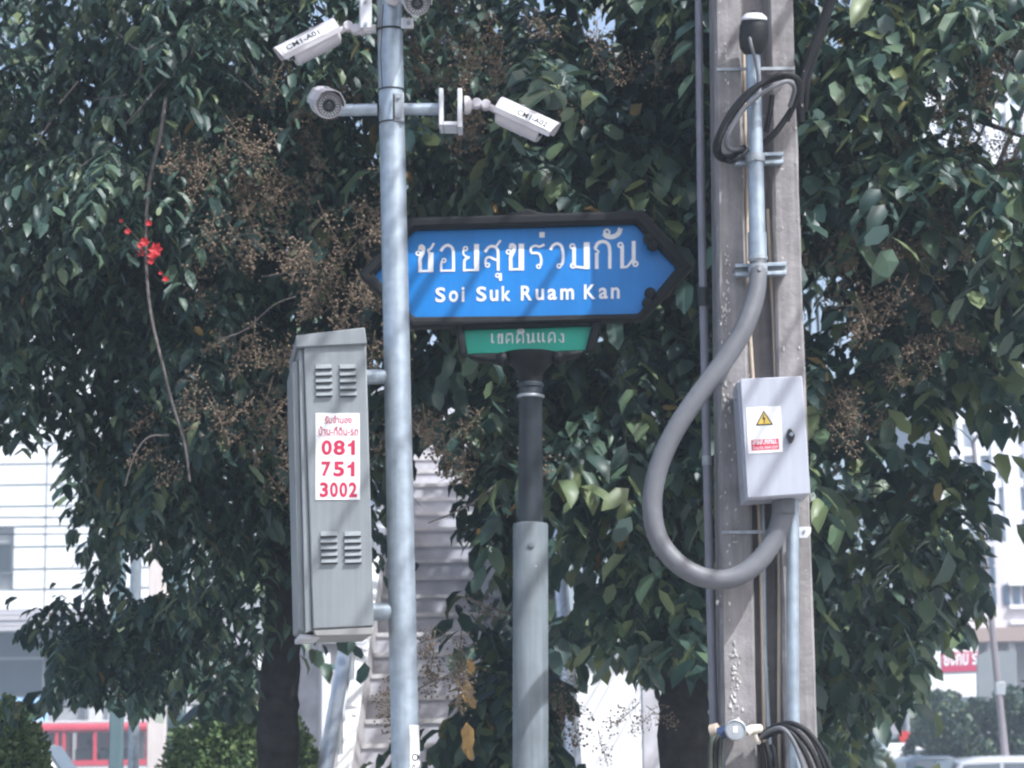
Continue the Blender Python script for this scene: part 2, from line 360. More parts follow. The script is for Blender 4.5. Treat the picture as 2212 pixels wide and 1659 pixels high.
M_shop = mat('dark_blue_shop_glass', (.012, .02, .032), .3, 0, .3, noise=(.7, .3))
xg = [px(-880, 1400).x, px(-500, 1400).x, px(-150, 1400).x, px(96, 1400).x, px(185, 1400).x]
for j in range(4):
    MB().box(((xg[j] + xg[j + 1]) / 2, Y - .03, (zf0 + zg) / 2), (xg[j + 1] - xg[j] - .06, .03, zf0 - zg)).build('shop_pane', M_shop, B, smooth=0)
    MB().box((xg[j + 1], Y - .05, (zf0 + zg) / 2), (.06, .07, zf0 - zg)).build('mullion', mat('grey_mullion', (.16, .17, .19), .5), B, smooth=0)
MB().box((-23.5, Y - .07, zf0 - (zf0 - zg) * .42), (15.6, .08, .09)).build('transom', MATS['grey_mullion'], B, smooth=0)
M_curtain = mat('pale_curtain', (.62, .62, .63), .8, noise=(1.5, .15), streak=.12)
xg2 = [px(x, 1400).x for x in (190, 232, 268, 308, 350, 420)]
for j in range(5):
    MB().box(((xg2[j] + xg2[j + 1]) / 2, Y - .03, 3.6), (xg2[j + 1] - xg2[j] - .12, .03, 5.0)).build('curtain_pane', M_curtain, B, smooth=0)
    MB().box((xg2[j], Y - .06, 3.6), (.14, .07, 5.0)).build('mullion', MATS['grey_mullion'], B, smooth=0)
MB().box((-13.2, Y - .09, px(250, 1490).z), (4.6, .05, .08)).build('transom', MATS['grey_mullion'], B, smooth=0)
# wires strung along the front of that building
for i, (y0, y1, r) in enumerate(((1106, 1097, .012), (1142, 1133, .010), (1512, 1508, .014))):
    p, q = W(-700, y0 + 3, 33), W(1000, y1, 33)
    o = MB().tube([p.lerp(q, k / 8) - Vector((0, 0, .10 * math.sin(math.pi * k / 8))) for k in range(9)], r, 6).build('street_wire', M_rubber)
    tag(o, ('upper thin black wire crossing in front of the white panel building', 'second thin black wire crossing in front of the white panel building', 'low thin black wire above the red bus roof')[i], 'wire', 'wires by the panel building')
# blue awning
aw = thing('striped_awning', (W(50, 1540, 72).x, 72, 0), 'small blue striped awning above the bus at the far left', 'awning')
p0, p1, p2, p3 = W(100, 1507, 74), W(-130, 1507, 74), W(-150, 1590, 70.5), W(108, 1590, 70.5)
for k in range(9):
    t0, t1 = k / 9, (k + 1) / 9 - .004
    q = [p1.lerp(p0, t0), p1.lerp(p0, t1), p2.lerp(p3, t1), p2.lerp(p3, t0)]
    MB().prism(q, (0, 0, -.03)).build('stripe', mat('blue_awning_cloth', (.05, .17, .46), .7) if k % 2 else mat('pale_awning_cloth', (.22, .38, .62), .7), aw, smooth=0)
for q in (p2, p3): MB().tube([q + Vector((0, .05, -.02)), Vector((q.x, q.y + .05, 0.0))], .025, 8).build('pole', M_galv_dull, aw)

# ------------------------------------------------------------------ pale houses behind the stair and the tree trunks
def plain_house(label, pxa, pxb, pyt, Y, m, floors, depth=6):
    a, b = W(pxa, 1659, Y), W(pxb, 1659, Y); zt = W((pxa + pxb) / 2, pyt, Y).z
    t = thing('white_house', ((a.x + b.x) / 2, Y, 0), label, 'house')
    MB().box(((a.x + b.x) / 2, Y + depth / 2, zt / 2), (b.x - a.x, depth, zt)).build('wall', m, t, smooth=0)
    MB().box(((a.x + b.x) / 2, Y + depth / 2, zt + .08), (b.x - a.x + .4, depth + .4, .16)).build('roof', M_step, t, smooth=0)
    return t, a.x, b.x, zt
t, xa, xb, zt = plain_house('bright white house wall seen between the grey sign post and the right trunk', 1120, 1480, 1395, 30, M_whitewall, 1)
for k, x in enumerate((xa + .25, xa + .62)):
    MB().box((x, 29.97, 1.6), (.06, .06, 3.1)).build('pilaster', M_galv_dull, t, smooth=0)
dr = MB().box((xb - .22, 29.97, 1.1), (.12, .05, 2.2)).build('door', mat('pinkish_door', (.45, .24, .27), .6), t, smooth=0)
cl = thing('round_column', (W(1408, 1659, 24).x, 24, 0), 'white round column with a flat capital beside the right tree trunk', 'column')
x = cl.location.x; MB().tube([(x, 24, .0), (x, 24, W(1408, 1478, 24).z)], .062, 16).build('shaft', M_whitewall, cl)
MB().box((x, 24, W(1408, 1468, 24).z), (.20, .20, .10)).build('capital', M_whitewall, cl, bevel=.01)
t, xa, xb, zt = plain_house('pale house low behind the left trunk and the cabinet', 430, 780, 1392, 34, M_ststring, 1)
for k in range(5):
    xx = xa + .25 + k * (xb - xa - .5) / 4
    wv = MB().box((xx, 33.98, zt - .75), (.22, .05, .55)).build('window', MATS['dark_window_glass'], t, smooth=0)
    MB().box((xx, 33.93, zt - 1.05), (.30, .08, .05)).build('sill', M_whitewall, wv, smooth=0)
fn = thing('white_fence', (W(660, 1659, 27).x, 27, 0), 'white post and rail fence between the left trunk and the handrail', 'fence')
for k in range(7):
    xx = W(560 + k * 36, 1659, 27).x; zt = W(660, 1412 + 4 * (k % 2), 27).z
    MB().hexa([Vector((xx - .075, 27, 0)), Vector((xx + .075, 27, 0)), Vector((xx + .045, 27, zt)), Vector((xx - .045, 27, zt))],
              [Vector((xx - .075, 27.1, 0)), Vector((xx + .075, 27.1, 0)), Vector((xx + .045, 27.1, zt)), Vector((xx - .045, 27.1, zt))]).build('post', M_whitewall, fn, bevel=.01)
for pz in (1440, 1520): MB().box((W(668, 1659, 27).x, 27.14, W(668, pz, 27).z), (1.5, .06, .07)).build('rail', mat('teal_rail', (.16, .26, .27), .6), fn, smooth=0)

# ------------------------------------------------------------------ office tower, far right
Y = 70.0
TW = thing('office_tower', (W(2250, 1659, Y).x, Y, 0), 'pale glass office tower with a white grid behind the right foliage', 'building')
x0 = W(2030, 800, Y).x; x1 = W(2520, 800, Y).x; nx = 14; zb, ztp = W(2100, 1395, Y).z, W(2100, -420, Y).z
FL = 1.0; nz_ = int((ztp - zb) / FL)
MB().box(((x0 + x1) / 2, Y + 5.2, ztp / 2), (x1 - x0, 10, ztp)).build('core', mat('tower_core', (.30, .33, .38), .6), TW, smooth=0)
M_tglass = [mat('tower_glass_a', (.42, .50, .60), .25, 0, .6), mat('tower_glass_b', (.34, .42, .54), .2, 0, .6), mat('tower_glass_c', (.52, .58, .66), .3, 0, .6)]
M_tgrid = mat('white_tower_grid', (.74, .76, .80), .6)
dx = (x1 - x0) / nx
pane = []
for m in M_tglass:
    o = MB().box((0, 0, 0), (dx - .12, .06, FL - .30)).build('pane', m, None, smooth=0); pane.append(o)
first = [True] * 3
for i in range(nz_):
    for j in range(nx):
        if i * nx + j > 298: continue
        k = (i * 7 + j * 5 + (i * j) % 3) % 3
        o = pane[k] if first[k] else pane[k].copy()
        if not first[k]: COL.objects.link(o)
        first[k] = False; o.parent = TW
        o.location = Vector((x0 + dx * (j + .5), Y + .12, zb + FL * (i + .5))) - TW.location
for i in range(nz_ + 1): MB().box(((x0 + x1) / 2, Y + .02, zb + FL * i), (x1 - x0, .30, .26)).build('floor_band', M_tgrid, TW, smooth=0)
for j in range(nx + 1): MB().box((x0 + dx * j, Y - .04, (zb + ztp) / 2), (.16 if j % 4 else .5, .3, ztp - zb)).build('mullion', M_tgrid, TW, smooth=0)
# lower block in front of the tower
Y = 58.0
LB = thing('shop_block', (W(2190, 1659, Y).x, Y, 0), 'low pinkish white block with a dark blue glass corner under the tower', 'building')
q = lambda x, y: W(x, y, Y)
xa, xb, zt = q(2085, 1300).x, q(2420, 1300).x, q(2150, 1170).z
MB().box(((xa + xb) / 2, Y + 4, zt / 2), (xb - xa, 8, zt)).build('wall', mat('pinkish_white_wall', (.60, .57, .60), .7, noise=(.5, .08)), LB, smooth=0)
gx0, gx1, gz0, gz1 = q(2095, 1300).x, q(2152, 1300).x, q(2100, 1310).z, q(2100, 1180).z
for k in range(3):
    za, zb2 = gz0 + (gz1 - gz0) * k / 3, gz0 + (gz1 - gz0) * (k + 1) / 3
    MB().box(((gx0 + gx1) / 2, Y - .04, (za + zb2) / 2), (gx1 - gx0, .06, zb2 - za - .05)).build('glass_panel', mat('dark_blue_glass', (.05, .085, .14), .15, 0, .7), LB, smooth=0)
for yy in (1312, 1262, 1345): MB().box(((xa + xb) / 2 + .6, Y - .08, q(2150, yy).z), (xb - xa - 1.0, .14, .10)).build('ledge', M_tgrid, LB, smooth=0)
for k in range(5):
    MB().box((q(2172 + 22 * k, 1250).x, Y - .03, q(2150, 1285).z), (.16, .05, .5)).build('window', MATS['dark_blue_glass'], LB, smooth=0)
MB().box((q(2180, 1380).x, Y - .8, q(2180, 1378).z), (5.0, 1.8, .34)).build('canopy', mat('brown_canopy', (.33, .25, .22), .7), LB, smooth=0)
for k in range(3): MB().box((q(2125 + 45 * k, 1659).x, Y - 1.5, 2.2), (.16, .16, 4.4)).build('post', M_ststring, LB, smooth=0)
# shop sign with white wall
Y = 46.0
q = lambda x, y: W(x, y, Y)
sg = thing('shop_sign', ((q(2040, 1500).x), Y, 0), 'red shop sign with white lettering on a bright white board at the right', 'sign')
MB().prism([q(1962, 1388), q(2112, 1384), q(2112, 1505), q(1962, 1508)], (0, .15, 0)).build('board', M_whitewall, sg, smooth=0)
for x in (1975, 2100): MB().box((q(x, 1500).x, Y + .25, q(x, 1500).z / 2), (.14, .14, q(x, 1500).z)).build('post', M_galv_dull, sg, smooth=0)
rp = MB().prism([Vector((p.x, Y - .03, p.z)) for p in (q(2034, 1410), q(2111, 1407), q(2111, 1449), q(2034, 1452))], (0, .02, 0)).build('red_panel', mat('red_sign_panel', (.48, .03, .10), .5), sg, smooth=0)
mb = MB(); text_on(mb, 'ยงกบ ร', q(2038, 1439) - Vector((0, .035, 0)), q(2110, 1436) - Vector((0, .035, 0)), q(2038, 1413) - Vector((0, .035, 0)), .03, .004)
mb.build('lettering', M_letter, rp, smooth=0)
# back of a big board on a post
bb = thing('advert_board', (q(2152, 1659).x, 44, 0), 'blank grey back of a roadside board right of the red sign', 'board')
q4 = lambda x, y: W(x, y, 44)
MB().prism([q4(2112, 1418), q4(2130, 1407), q4(2196, 1405), q4(2196, 1505), q4(2112, 1505)], (0, .12, 0)).build('panel', mat('grey_board_back', (.20, .22, .24), .7, noise=(1.5, .08)), bb, smooth=0)
for x in (2125, 2185): MB().tube([Vector((q4(x, 1500).x, 44.2, 0)), Vector((q4(x, 1500).x, 44.2, q4(x, 1420).z))], .05, 8).build('post', M_galv_dull, bb)
lp = thing('lamp_post', (W(2172, 1659, 32).x, 32, .0), 'thin mauve grey street lamp post at the far right', 'lamp post')
a, b = W(2174, 1659, 32), W(2141, 1335, 32); d = (b - a) / (b.z - a.z)
MB().tube([a - d * a.z, a, b, b + d * 2.5], [.06, .055, .045, .03], 12).build('shaft', mat('mauve_pole_paint', (.20, .18, .20), .6), lp)
e = b + d * 2.5; MB().tube([e, e + Vector((.2, -.3, .3)), e + Vector((.5, -1.0, .4))], .025, 8).build('arm', MATS['mauve_pole_paint'], lp)
MB().box(e + Vector((.55, -1.3, .4)), (.2, .7, .1)).build('lantern', M_galv_dull, lp, bevel=.02)
MB().box(W(2160, 1487, 32) , (.14, .10, .18)).build('junction_box', M_galv_dull, lp, bevel=.01)
# round red traffic sign on a thin post
rs = thing('traffic_sign', (W(1957, 1659, 38).x, 38, 0), 'small round red traffic sign on a grey post at the lower right', 'traffic sign')
c = W(1955, 1592, 38); MB().lathe(c, (0, -1, 0), [(0, .10), (.02, .10), (.02, .085)], 20).build('disc', mat('red_sign_disc', (.55, .04, .04), .5), rs)
MB().tube([(c.x + .05, 38.05, 0), (c.x + .05, 38.05, W(1955, 1500, 38).z)], .045, 10).build('post', M_galv_dull, rs)
MB().box((c.x - .06, 38.12, W(1955, 1545, 38).z), (.32, .04, .62)).build('backboard', mat('grey_backboard', (.34, .34, .38), .6), rs, smooth=0)
for x, y0, y1, lb, cl in ((1900, 1612, 1659, 'pale blue notice board low at the right behind the hedge', (.40, .50, .58)), (1934, 1622, 1652, 'small white notice board beside the round red traffic sign', (.75, .75, .76))):
    nb = thing('notice_board', (W(x, 1659, 40).x, 40, 0), lb, 'board')
    MB().prism([W(x - 15, y0, 40), W(x + 15, y0, 40), W(x + 15, y1, 40), W(x - 15, y1, 40)], (0, .05, 0)).build('panel', mat('notice_%d' % x, cl, .6), nb, smooth=0)
    p = W(x, y1, 40); MB().tube([(p.x, 40.03, 0), (p.x, 40.03, p.z)], .03, 8).build('post', M_galv_dull, nb)

# ------------------------------------------------------------------ vehicles
M_tyre = mat('tyre_rubber', (.02, .02, .02), .8); M_cglass = mat('car_glass', (.06, .075, .09), .08, 0, .8)
def car(label, xc, Y, h, ln, paint, flip=1, hood=True):
    t = thing('parked_car', (xc, Y, 0), label, 'car', 'cars beyond the trees')
    wd = 1.75; s = flip
    prof = [(-.50, .28), (.50, .28), (.50, .45), (.47, .56), (.30, .60), (.14, .97), (.02, 1.0), (-.30, 1.0), (-.40, .95), (-.48, .62), (-.50, .55)] if hood else \
           [(-.50, .18), (.50, .18), (.50, .40), (.46, .50), (.36, .56), (.24, .95), (.16, 1.0), (-.46, 1.0), (-.50, .95)]
    P = [Vector((xc + s * a * ln, Y, .02 + b * h)) for a, b in prof]
    vs = []; n = len(P)
    for k, (yy, sc) in enumerate(((0, .90), (.10, 1), (wd - .10, 1), (wd, .90))):
        for p, (a, b) in zip(P, prof):
            tum = max(0, b - .58) * .22 * (1 if k < 2 else -1) * h
            vs.append(Vector((xc + (p.x - xc) * (1 if 0 < k < 3 else .985), Y + yy + tum, p.z * (1 if 0 < k < 3 else .985))))
    fs = [tuple(range(n)), tuple(range(4 * n - 1, 3 * n - 1, -1))]
    for k in range(3): fs += [(k * n + i, k * n + (i + 1) % n, (k + 1) * n + (i + 1) % n, (k + 1) * n + i) for i in range(n)]
    MB().add(vs, fs).build('body', paint, t, bevel=.03)
    side = [(.26, .62), (.12, .93), (-.10, .94), (-.10, .62)] if hood else [(.34, .58), (.225, .92), (.02, .93), (.02, .58)]
    rear = [(-.13, .62), (-.13, .94), (-.31, .94), (-.40, .64)] if hood else [(-.02, .58), (-.02, .93), (-.42, .93), (-.44, .58)]
    for sd in (side, rear):
        for yy, sg_ in ((-.02, 1), (wd + .02, -1)):
            q = [Vector((xc + s * a * ln, Y + yy + sg_ * max(0, b - .58) * .22 * h, .02 + b * h)) for a, b in sd]
            MB().prism(q, (0, .03 * sg_, 0)).build('window', M_cglass, t, smooth=0)
    a1, b1, a2, b2 = (.29, .615, .15, .955) if hood else (.365, .575, .25, .935)
    q = [Vector((xc + s * (a1 * ln + .02), Y + .16, b1 * h + .03)), Vector((xc + s * (a1 * ln + .02), Y + wd - .16, b1 * h + .03)), Vector((xc + s * (a2 * ln + .02), Y + wd - .26, b2 * h + .03)), Vector((xc + s * (a2 * ln + .02), Y + .26, b2 * h + .03))]
    MB().prism(q, (s * .02, 0, .01)).build('windscreen', M_cglass, t, smooth=0)
    for a in (-.31, .31):
        for yy in (.02, wd - .20):
            wh = MB().lathe((xc + a * ln, Y + yy, .32), (0, 1, 0), [(0, .20), (0, .30), (.03, .32), (.15, .32), (.18, .30), (.18, .20)], 20).build('wheel', M_tyre, t)
            MB().lathe((xc + a * ln, Y + yy - .01, .32), (0, 1, 0), [(0, .05), (0, .19), (.20, .19)], 16).build('rim', M_galv_dull, wh)
    for yy in (.15, wd - .40): MB().box((xc + s * .495 * ln, Y + yy + .12, .52 * h), (.05, .26, .12)).build('headlight', M_sticker, t, bevel=.01)
    MB().box((xc + s * .27 * ln, Y - .09, .66 * h), (.10, .16, .12)).build('mirror', paint, t, bevel=.02)
    return t
P_white = mat('white_car_paint', (.78, .79, .80), .25, 0, .5, coat=.5); P_silver = mat('silver_car_paint', (.45, .47, .50), .3, .4, coat=.5); P_dark = mat('dark_car_paint', (.05, .07, .10), .25, .2, coat=.5)
car('white van nosing out from behind the left corner bush', W(15, 1650, 36).x, 36, 1.98, 3.4, P_white, 1, True)
car('silver car at the far right beside the lamp post', W(2128, 1650, 31).x, 31, 1.51, 2.2, P_silver, -1)
car('white car cut by the right edge of the frame', W(2265, 1650, 31).x, 31.3, 1.52, 2.2, P_white, 1)
car('dark car with a rounded roof left of the silver car', W(2050, 1650, 34).x, 34, 1.55, 1.5, P_dark, 1)
car('white van behind the dark car at the lower right', W(2062, 1650, 40).x, 40, 1.78, 2.4, P_white, 1, False)

# red and white minibus
Y = 60.0; q = lambda x, y: W(x, y, Y)
bu = thing('minibus', (q(180, 1659).x, Y, 0), 'red and white open windowed minibus passing at the lower left', 'bus')
xa, xb = q(-70, 1620).x, q(326, 1620).x; zr = q(180, 1562).z; zs_ = q(180, 1644).z; D = 2.0
P_red = mat('red_bus_paint', (.55, .05, .08), .4, noise=(1.5, .1)); xm = (xa + xb) / 2
MB().box((xm, Y + D / 2, (zs_ + .45) / 2), (xb - xa, D, zs_ - .45)).build('lower_body', P_white, bu, bevel=.04)
for yy in (-.012, D + .012): MB().box((xm, Y + yy, zs_ - .05), (xb - xa + .02, .03, .14)).build('waist_band', P_red, bu, smooth=0)
MB().box((xm, Y + D / 2, zr - .12), (xb - xa + .08, D + .10, .20)).build('roof', P_red, bu, bevel=.06)
MB().box((xm, Y + D / 2, zr + .02), (xb - xa - .2, D - .2, .10)).build('roof_top', mat('greyish_roof', (.45, .42, .44), .6), bu, bevel=.04)
pxs = [-66, 20, 60, 122, 138, 205, 290, 322]
for x in pxs:
    for yy in (.03, D - .03): MB().box((q(x, 1600).x, Y + yy, (zs_ + zr - .2) / 2), (.085, .06, zr - .2 - zs_)).build('post', P_red, bu, smooth=0)
M_busglass = mat('pale_bus_glass', (.28, .31, .34), .15, 0, .6)
for a, b in zip(pxs[:-1], pxs[1:]):
    if b - a < 30: continue
    MB().box(((q(a, 1600).x + q(b, 1600).x) / 2, Y + D - .06, (zs_ + zr - .2) / 2), (q(b, 1600).x - q(a, 1600).x - .10, .02, zr - .24 - zs_)).build('window', M_busglass, bu, smooth=0)
for x in (100, 172, 225, 275, 10):
    MB().box((q(x, 1600).x, Y + .5, zs_ + .02), (.42, .10, .62)).build('seat', mat('dark_seat', (.03, .035, .04), .7), bu, bevel=.05)
    MB().box((q(x, 1600).x + .06, Y + .75, zs_ - .28), (.42, .5, .10)).build('seat', MATS['dark_seat'], bu, bevel=.03)
for x in (10, 265):
    for yy in (.05, D - .25):
        wh = MB().lathe((q(x, 1659).x, Y + yy, .42), (0, 1, 0), [(0, .2), (0, .40), (.03, .42), (.17, .42), (.20, .40), (.20, .2)], 20).build('wheel', M_tyre, bu)
        MB().lathe((q(x, 1659).x, Y + yy - .01, .42), (0, 1, 0), [(0, .05), (0, .24), (.22, .24)], 16).build('rim', M_galv_dull, wh)
# seated passenger, silhouette shade put into one dark colour, one continuous body
def person(label, base, m_silhouette, m_skin, m_hair):
    t = thing('person', base, label, 'person')
    J = [(0, 0, .48), (0, 0, .66), (0, 0, .92), (0, 0, 1.05), (0, -.01, 1.16), (0, -.02, 1.27), (.17, 0, .95), (.22, -.06, .70), (.16, -.26, .58), (-.17, 0, .95), (-.22, -.06, .70), (-.16, -.26, .58),
         (.10, 0, .46), (.11, -.38, .48), (.11, -.42, .10), (.11, -.52, .04), (-.10, 0, .46), (-.11, -.38, .48), (-.11, -.42, .10), (-.11, -.52, .04)]
    rad = [.15, .14, .15, .065, .085, .075, .065, .05, .035, .065, .05, .035, .09, .075, .05, .035, .09, .075, .05, .035]
    ed = [(0, 1), (1, 2), (2, 3), (3, 4), (4, 5), (2, 6), (6, 7), (7, 8), (2, 9), (9, 10), (10, 11), (0, 12), (12, 13), (13, 14), (14, 15), (0, 16), (16, 17), (17, 18), (18, 19)]
    me = bpy.data.meshes.new('body'); me.from_pydata(J, ed, []); o = bpy.data.objects.new('body', me); COL.objects.link(o); o.parent = t
    sk = o.modifiers.new('skin', 'SKIN'); sb = o.modifiers.new('sub', 'SUBSURF'); sb.levels = 2; sb.render_levels = 2
    for i, sv in enumerate(me.skin_vertices[0].data): sv.radius = (rad[i], rad[i]); sv.use_root = (i == 0)
    me.materials.append(m_silhouette)
    hb = MB().lathe(Vector(base) + Vector((0, .005, 1.20)), (0, 0, 1), [(0, .098), (.06, .10), (.11, .085), (.145, .05), (.155, .005)], 14).build('hair', m_hair, t)
    return t
person('dark silhouette of a person sitting upright by the minibus window', Vector((q(184, 1600).x, Y + .75, zs_ - .76)), mat('silhouette_tone', (.03, .032, .035), .8), None, mat('black_hair', (.012, .012, .014), .5))
# ------------------------------------------------------------------ galvanised camera pole
YP = 7.0
pt, pb = W(841, 0, YP), W(876, 1659, YP); pd = (pt - pb) / (pt.z - pb.z); RP = .0418
pole_at = lambda py: pb + pd * (W(860, py, YP).z - pb.z)
foot = pb - pd * (pb.z - .12)
PO = thing('camera_pole', foot, 'galvanised steel camera pole standing between the cabinet and the blue sign', 'pole')
MB().tube([foot, pb, pt, pt + pd * 1.0], [RP * 1.04, RP * 1.03, RP * .97, RP * .96], 28).build('shaft', M_galv, PO)
MB().box(foot + Vector((0, 0, .012)), (.26, .26, .02)).build('base_plate', M_galv_dull, PO, bevel=.003)
for sx in (-1, 1):
    for sy in (-1, 1): MB().lathe(foot + Vector((sx * .1, sy * .1, .02)), (0, 0, 1), [(0, .014), (.02, .014), (.02, .008), (.04, .008)], 6).build('bolt', M_galv_dull, PO)
Xp = Vector((math.cos(.018), 0, math.sin(.018))); Zp = pd.normalized()
def strap(py, h, m=M_galv_dull, r=None):
    c = pole_at(py); r = r or RP + .003
    return MB().lathe(c - Zp * h / 2, Zp, [(0, r - .002), (0, r), (h, r), (h, r - .002)], 28).build('strap', m, PO)
strap(66, .006, M_black, RP + .0025); strap(267, .004, M_black, RP + .002); strap(196, .004, M_black, RP + .002)
# cross arm and its end bracket
ca = pole_at(236)
MB().tube([W(728, 238, YP), W(815, 237, YP)], .0195, 16).build('arm', M_galv, PO)
MB().tube([W(868, 236, YP), W(950, 236, YP)], .0195, 16).build('arm', M_galv, PO)
MB().prism([W(849, 200, YP - .043), W(872, 200, YP - .043), W(873, 262, YP - .043), W(850, 262, YP - .043)], (0, .02, 0)).build('clamp_plate', M_galv_dull, PO, bevel=.002)
for yy in (210, 252): MB().lathe(W(861, yy, YP - .044), (0, -1, 0), [(0, .006), (.006, .006), (.006, .003)], 6).build('bolt', M_galv_dull, PO)
MB().tube([W(851, 205, YP - .05), W(850.5, 230, YP - .06), W(851, 258, YP - .05)], .003, 6).build('wire_hook', M_black, PO)
def slab(x0, x1, y0, y1, Yf, dep, name, m, parent, bevel=.002):
    return MB().prism([W(x0, y0, Yf), W(x1, y0, Yf), W(x1, y1, Yf), W(x0, y1, Yf)], (0, dep, 0)).build(name, m, parent, bevel=bevel)
slab(948, 957, 190, 270, YP - .05, .10, 'bracket_plate', M_white_steel, PO); slab(988, 998, 190, 274, YP - .05, .10, 'bracket_plate', M_white_steel, PO)
slab(957.6, 987.4, 262, 270, YP - .05, .10, 'bracket_plate', M_white_steel, PO)
# upper bracket near the top edge
slab(778, 803, -60, 60, YP - .06, .012, 'bracket_plate', M_white_steel, PO); slab(776, 780, -60, 60, YP - .045, .09, 'bracket_plate', M_white_steel, PO)
slab(866, 893, 38, 60, YP - .06, .012, 'bracket_plate', M_white_steel, PO)
for xx, yy in ((790, 3), (790, 52), (882, 50)): MB().lathe(W(xx, yy, YP - .061), (0, -1, 0), [(0, .0065), (.006, .0065), (.006, .003)], 6).build('bolt', M_galv_dull, PO)
MB().tube([W(812, 62, YP), W(770, 66, YP)], .015, 12).build('arm', M_white_steel, PO)
MB().tube([W(828, 10, YP - .05), W(822, 120, YP - .045), W(826, 190, YP - .045)], .0016, 5).build('tie_wire', M_black, PO)
# struts to the cabinet
for y0, x0, x1, r in ((815, 780, 845, .0235), (1322, 797, 862, .0275)):
    MB().tube([W(x0, y0, YP), W(x1, y0 - 2, YP)], r, 20).build('strut', M_galv, PO)
    MB().lathe(W(x1 - 13, y0 - 1.5, YP), (1, 0, .01), [(0, r), (0, r + .003), (.006, r + .003), (.006, r)], 20).build('weld_ring', M_galv_dull, PO)
# curved label low on the pole
def wrap(c0, r, a0, a1, z0, z1, n=8):
    vs = []; fs = []
    for i in range(n + 1):
        a = a0 + (a1 - a0) * i / n; d = Vector((math.sin(a), -math.cos(a), 0)) * r
        vs += [c0 + d + Zp * z0, c0 + d + Zp * z1]
    for i in range(n): fs.append((2 * i, 2 * i + 2, 2 * i + 3, 2 * i + 1))
    return vs, fs
cL = pole_at(1567); hL = S(120, YP)
MBl = MB().add(*wrap(cL, RP * 1.03 + .0012, .38, 1.75, -hL, 0)); lb = MBl.build('label', M_sticker, PO, smooth=60)
mb = MB()
for body, zt_, zb_ in (('CM', -.086, -.108), ('014', -.118, -.140)):
    v, f = text2d(body, .02)
    mb.add([cL + Vector((math.sin(.5 + p[0] * .85), -math.cos(.5 + p[0] * .85), 0)) * (RP * 1.03 + .0022) + Zp * (zb_ + p[1] * (zt_ - zb_)) for p in v], f)
mb.build('lettering', MATS['black_ink'], lb, smooth=0)

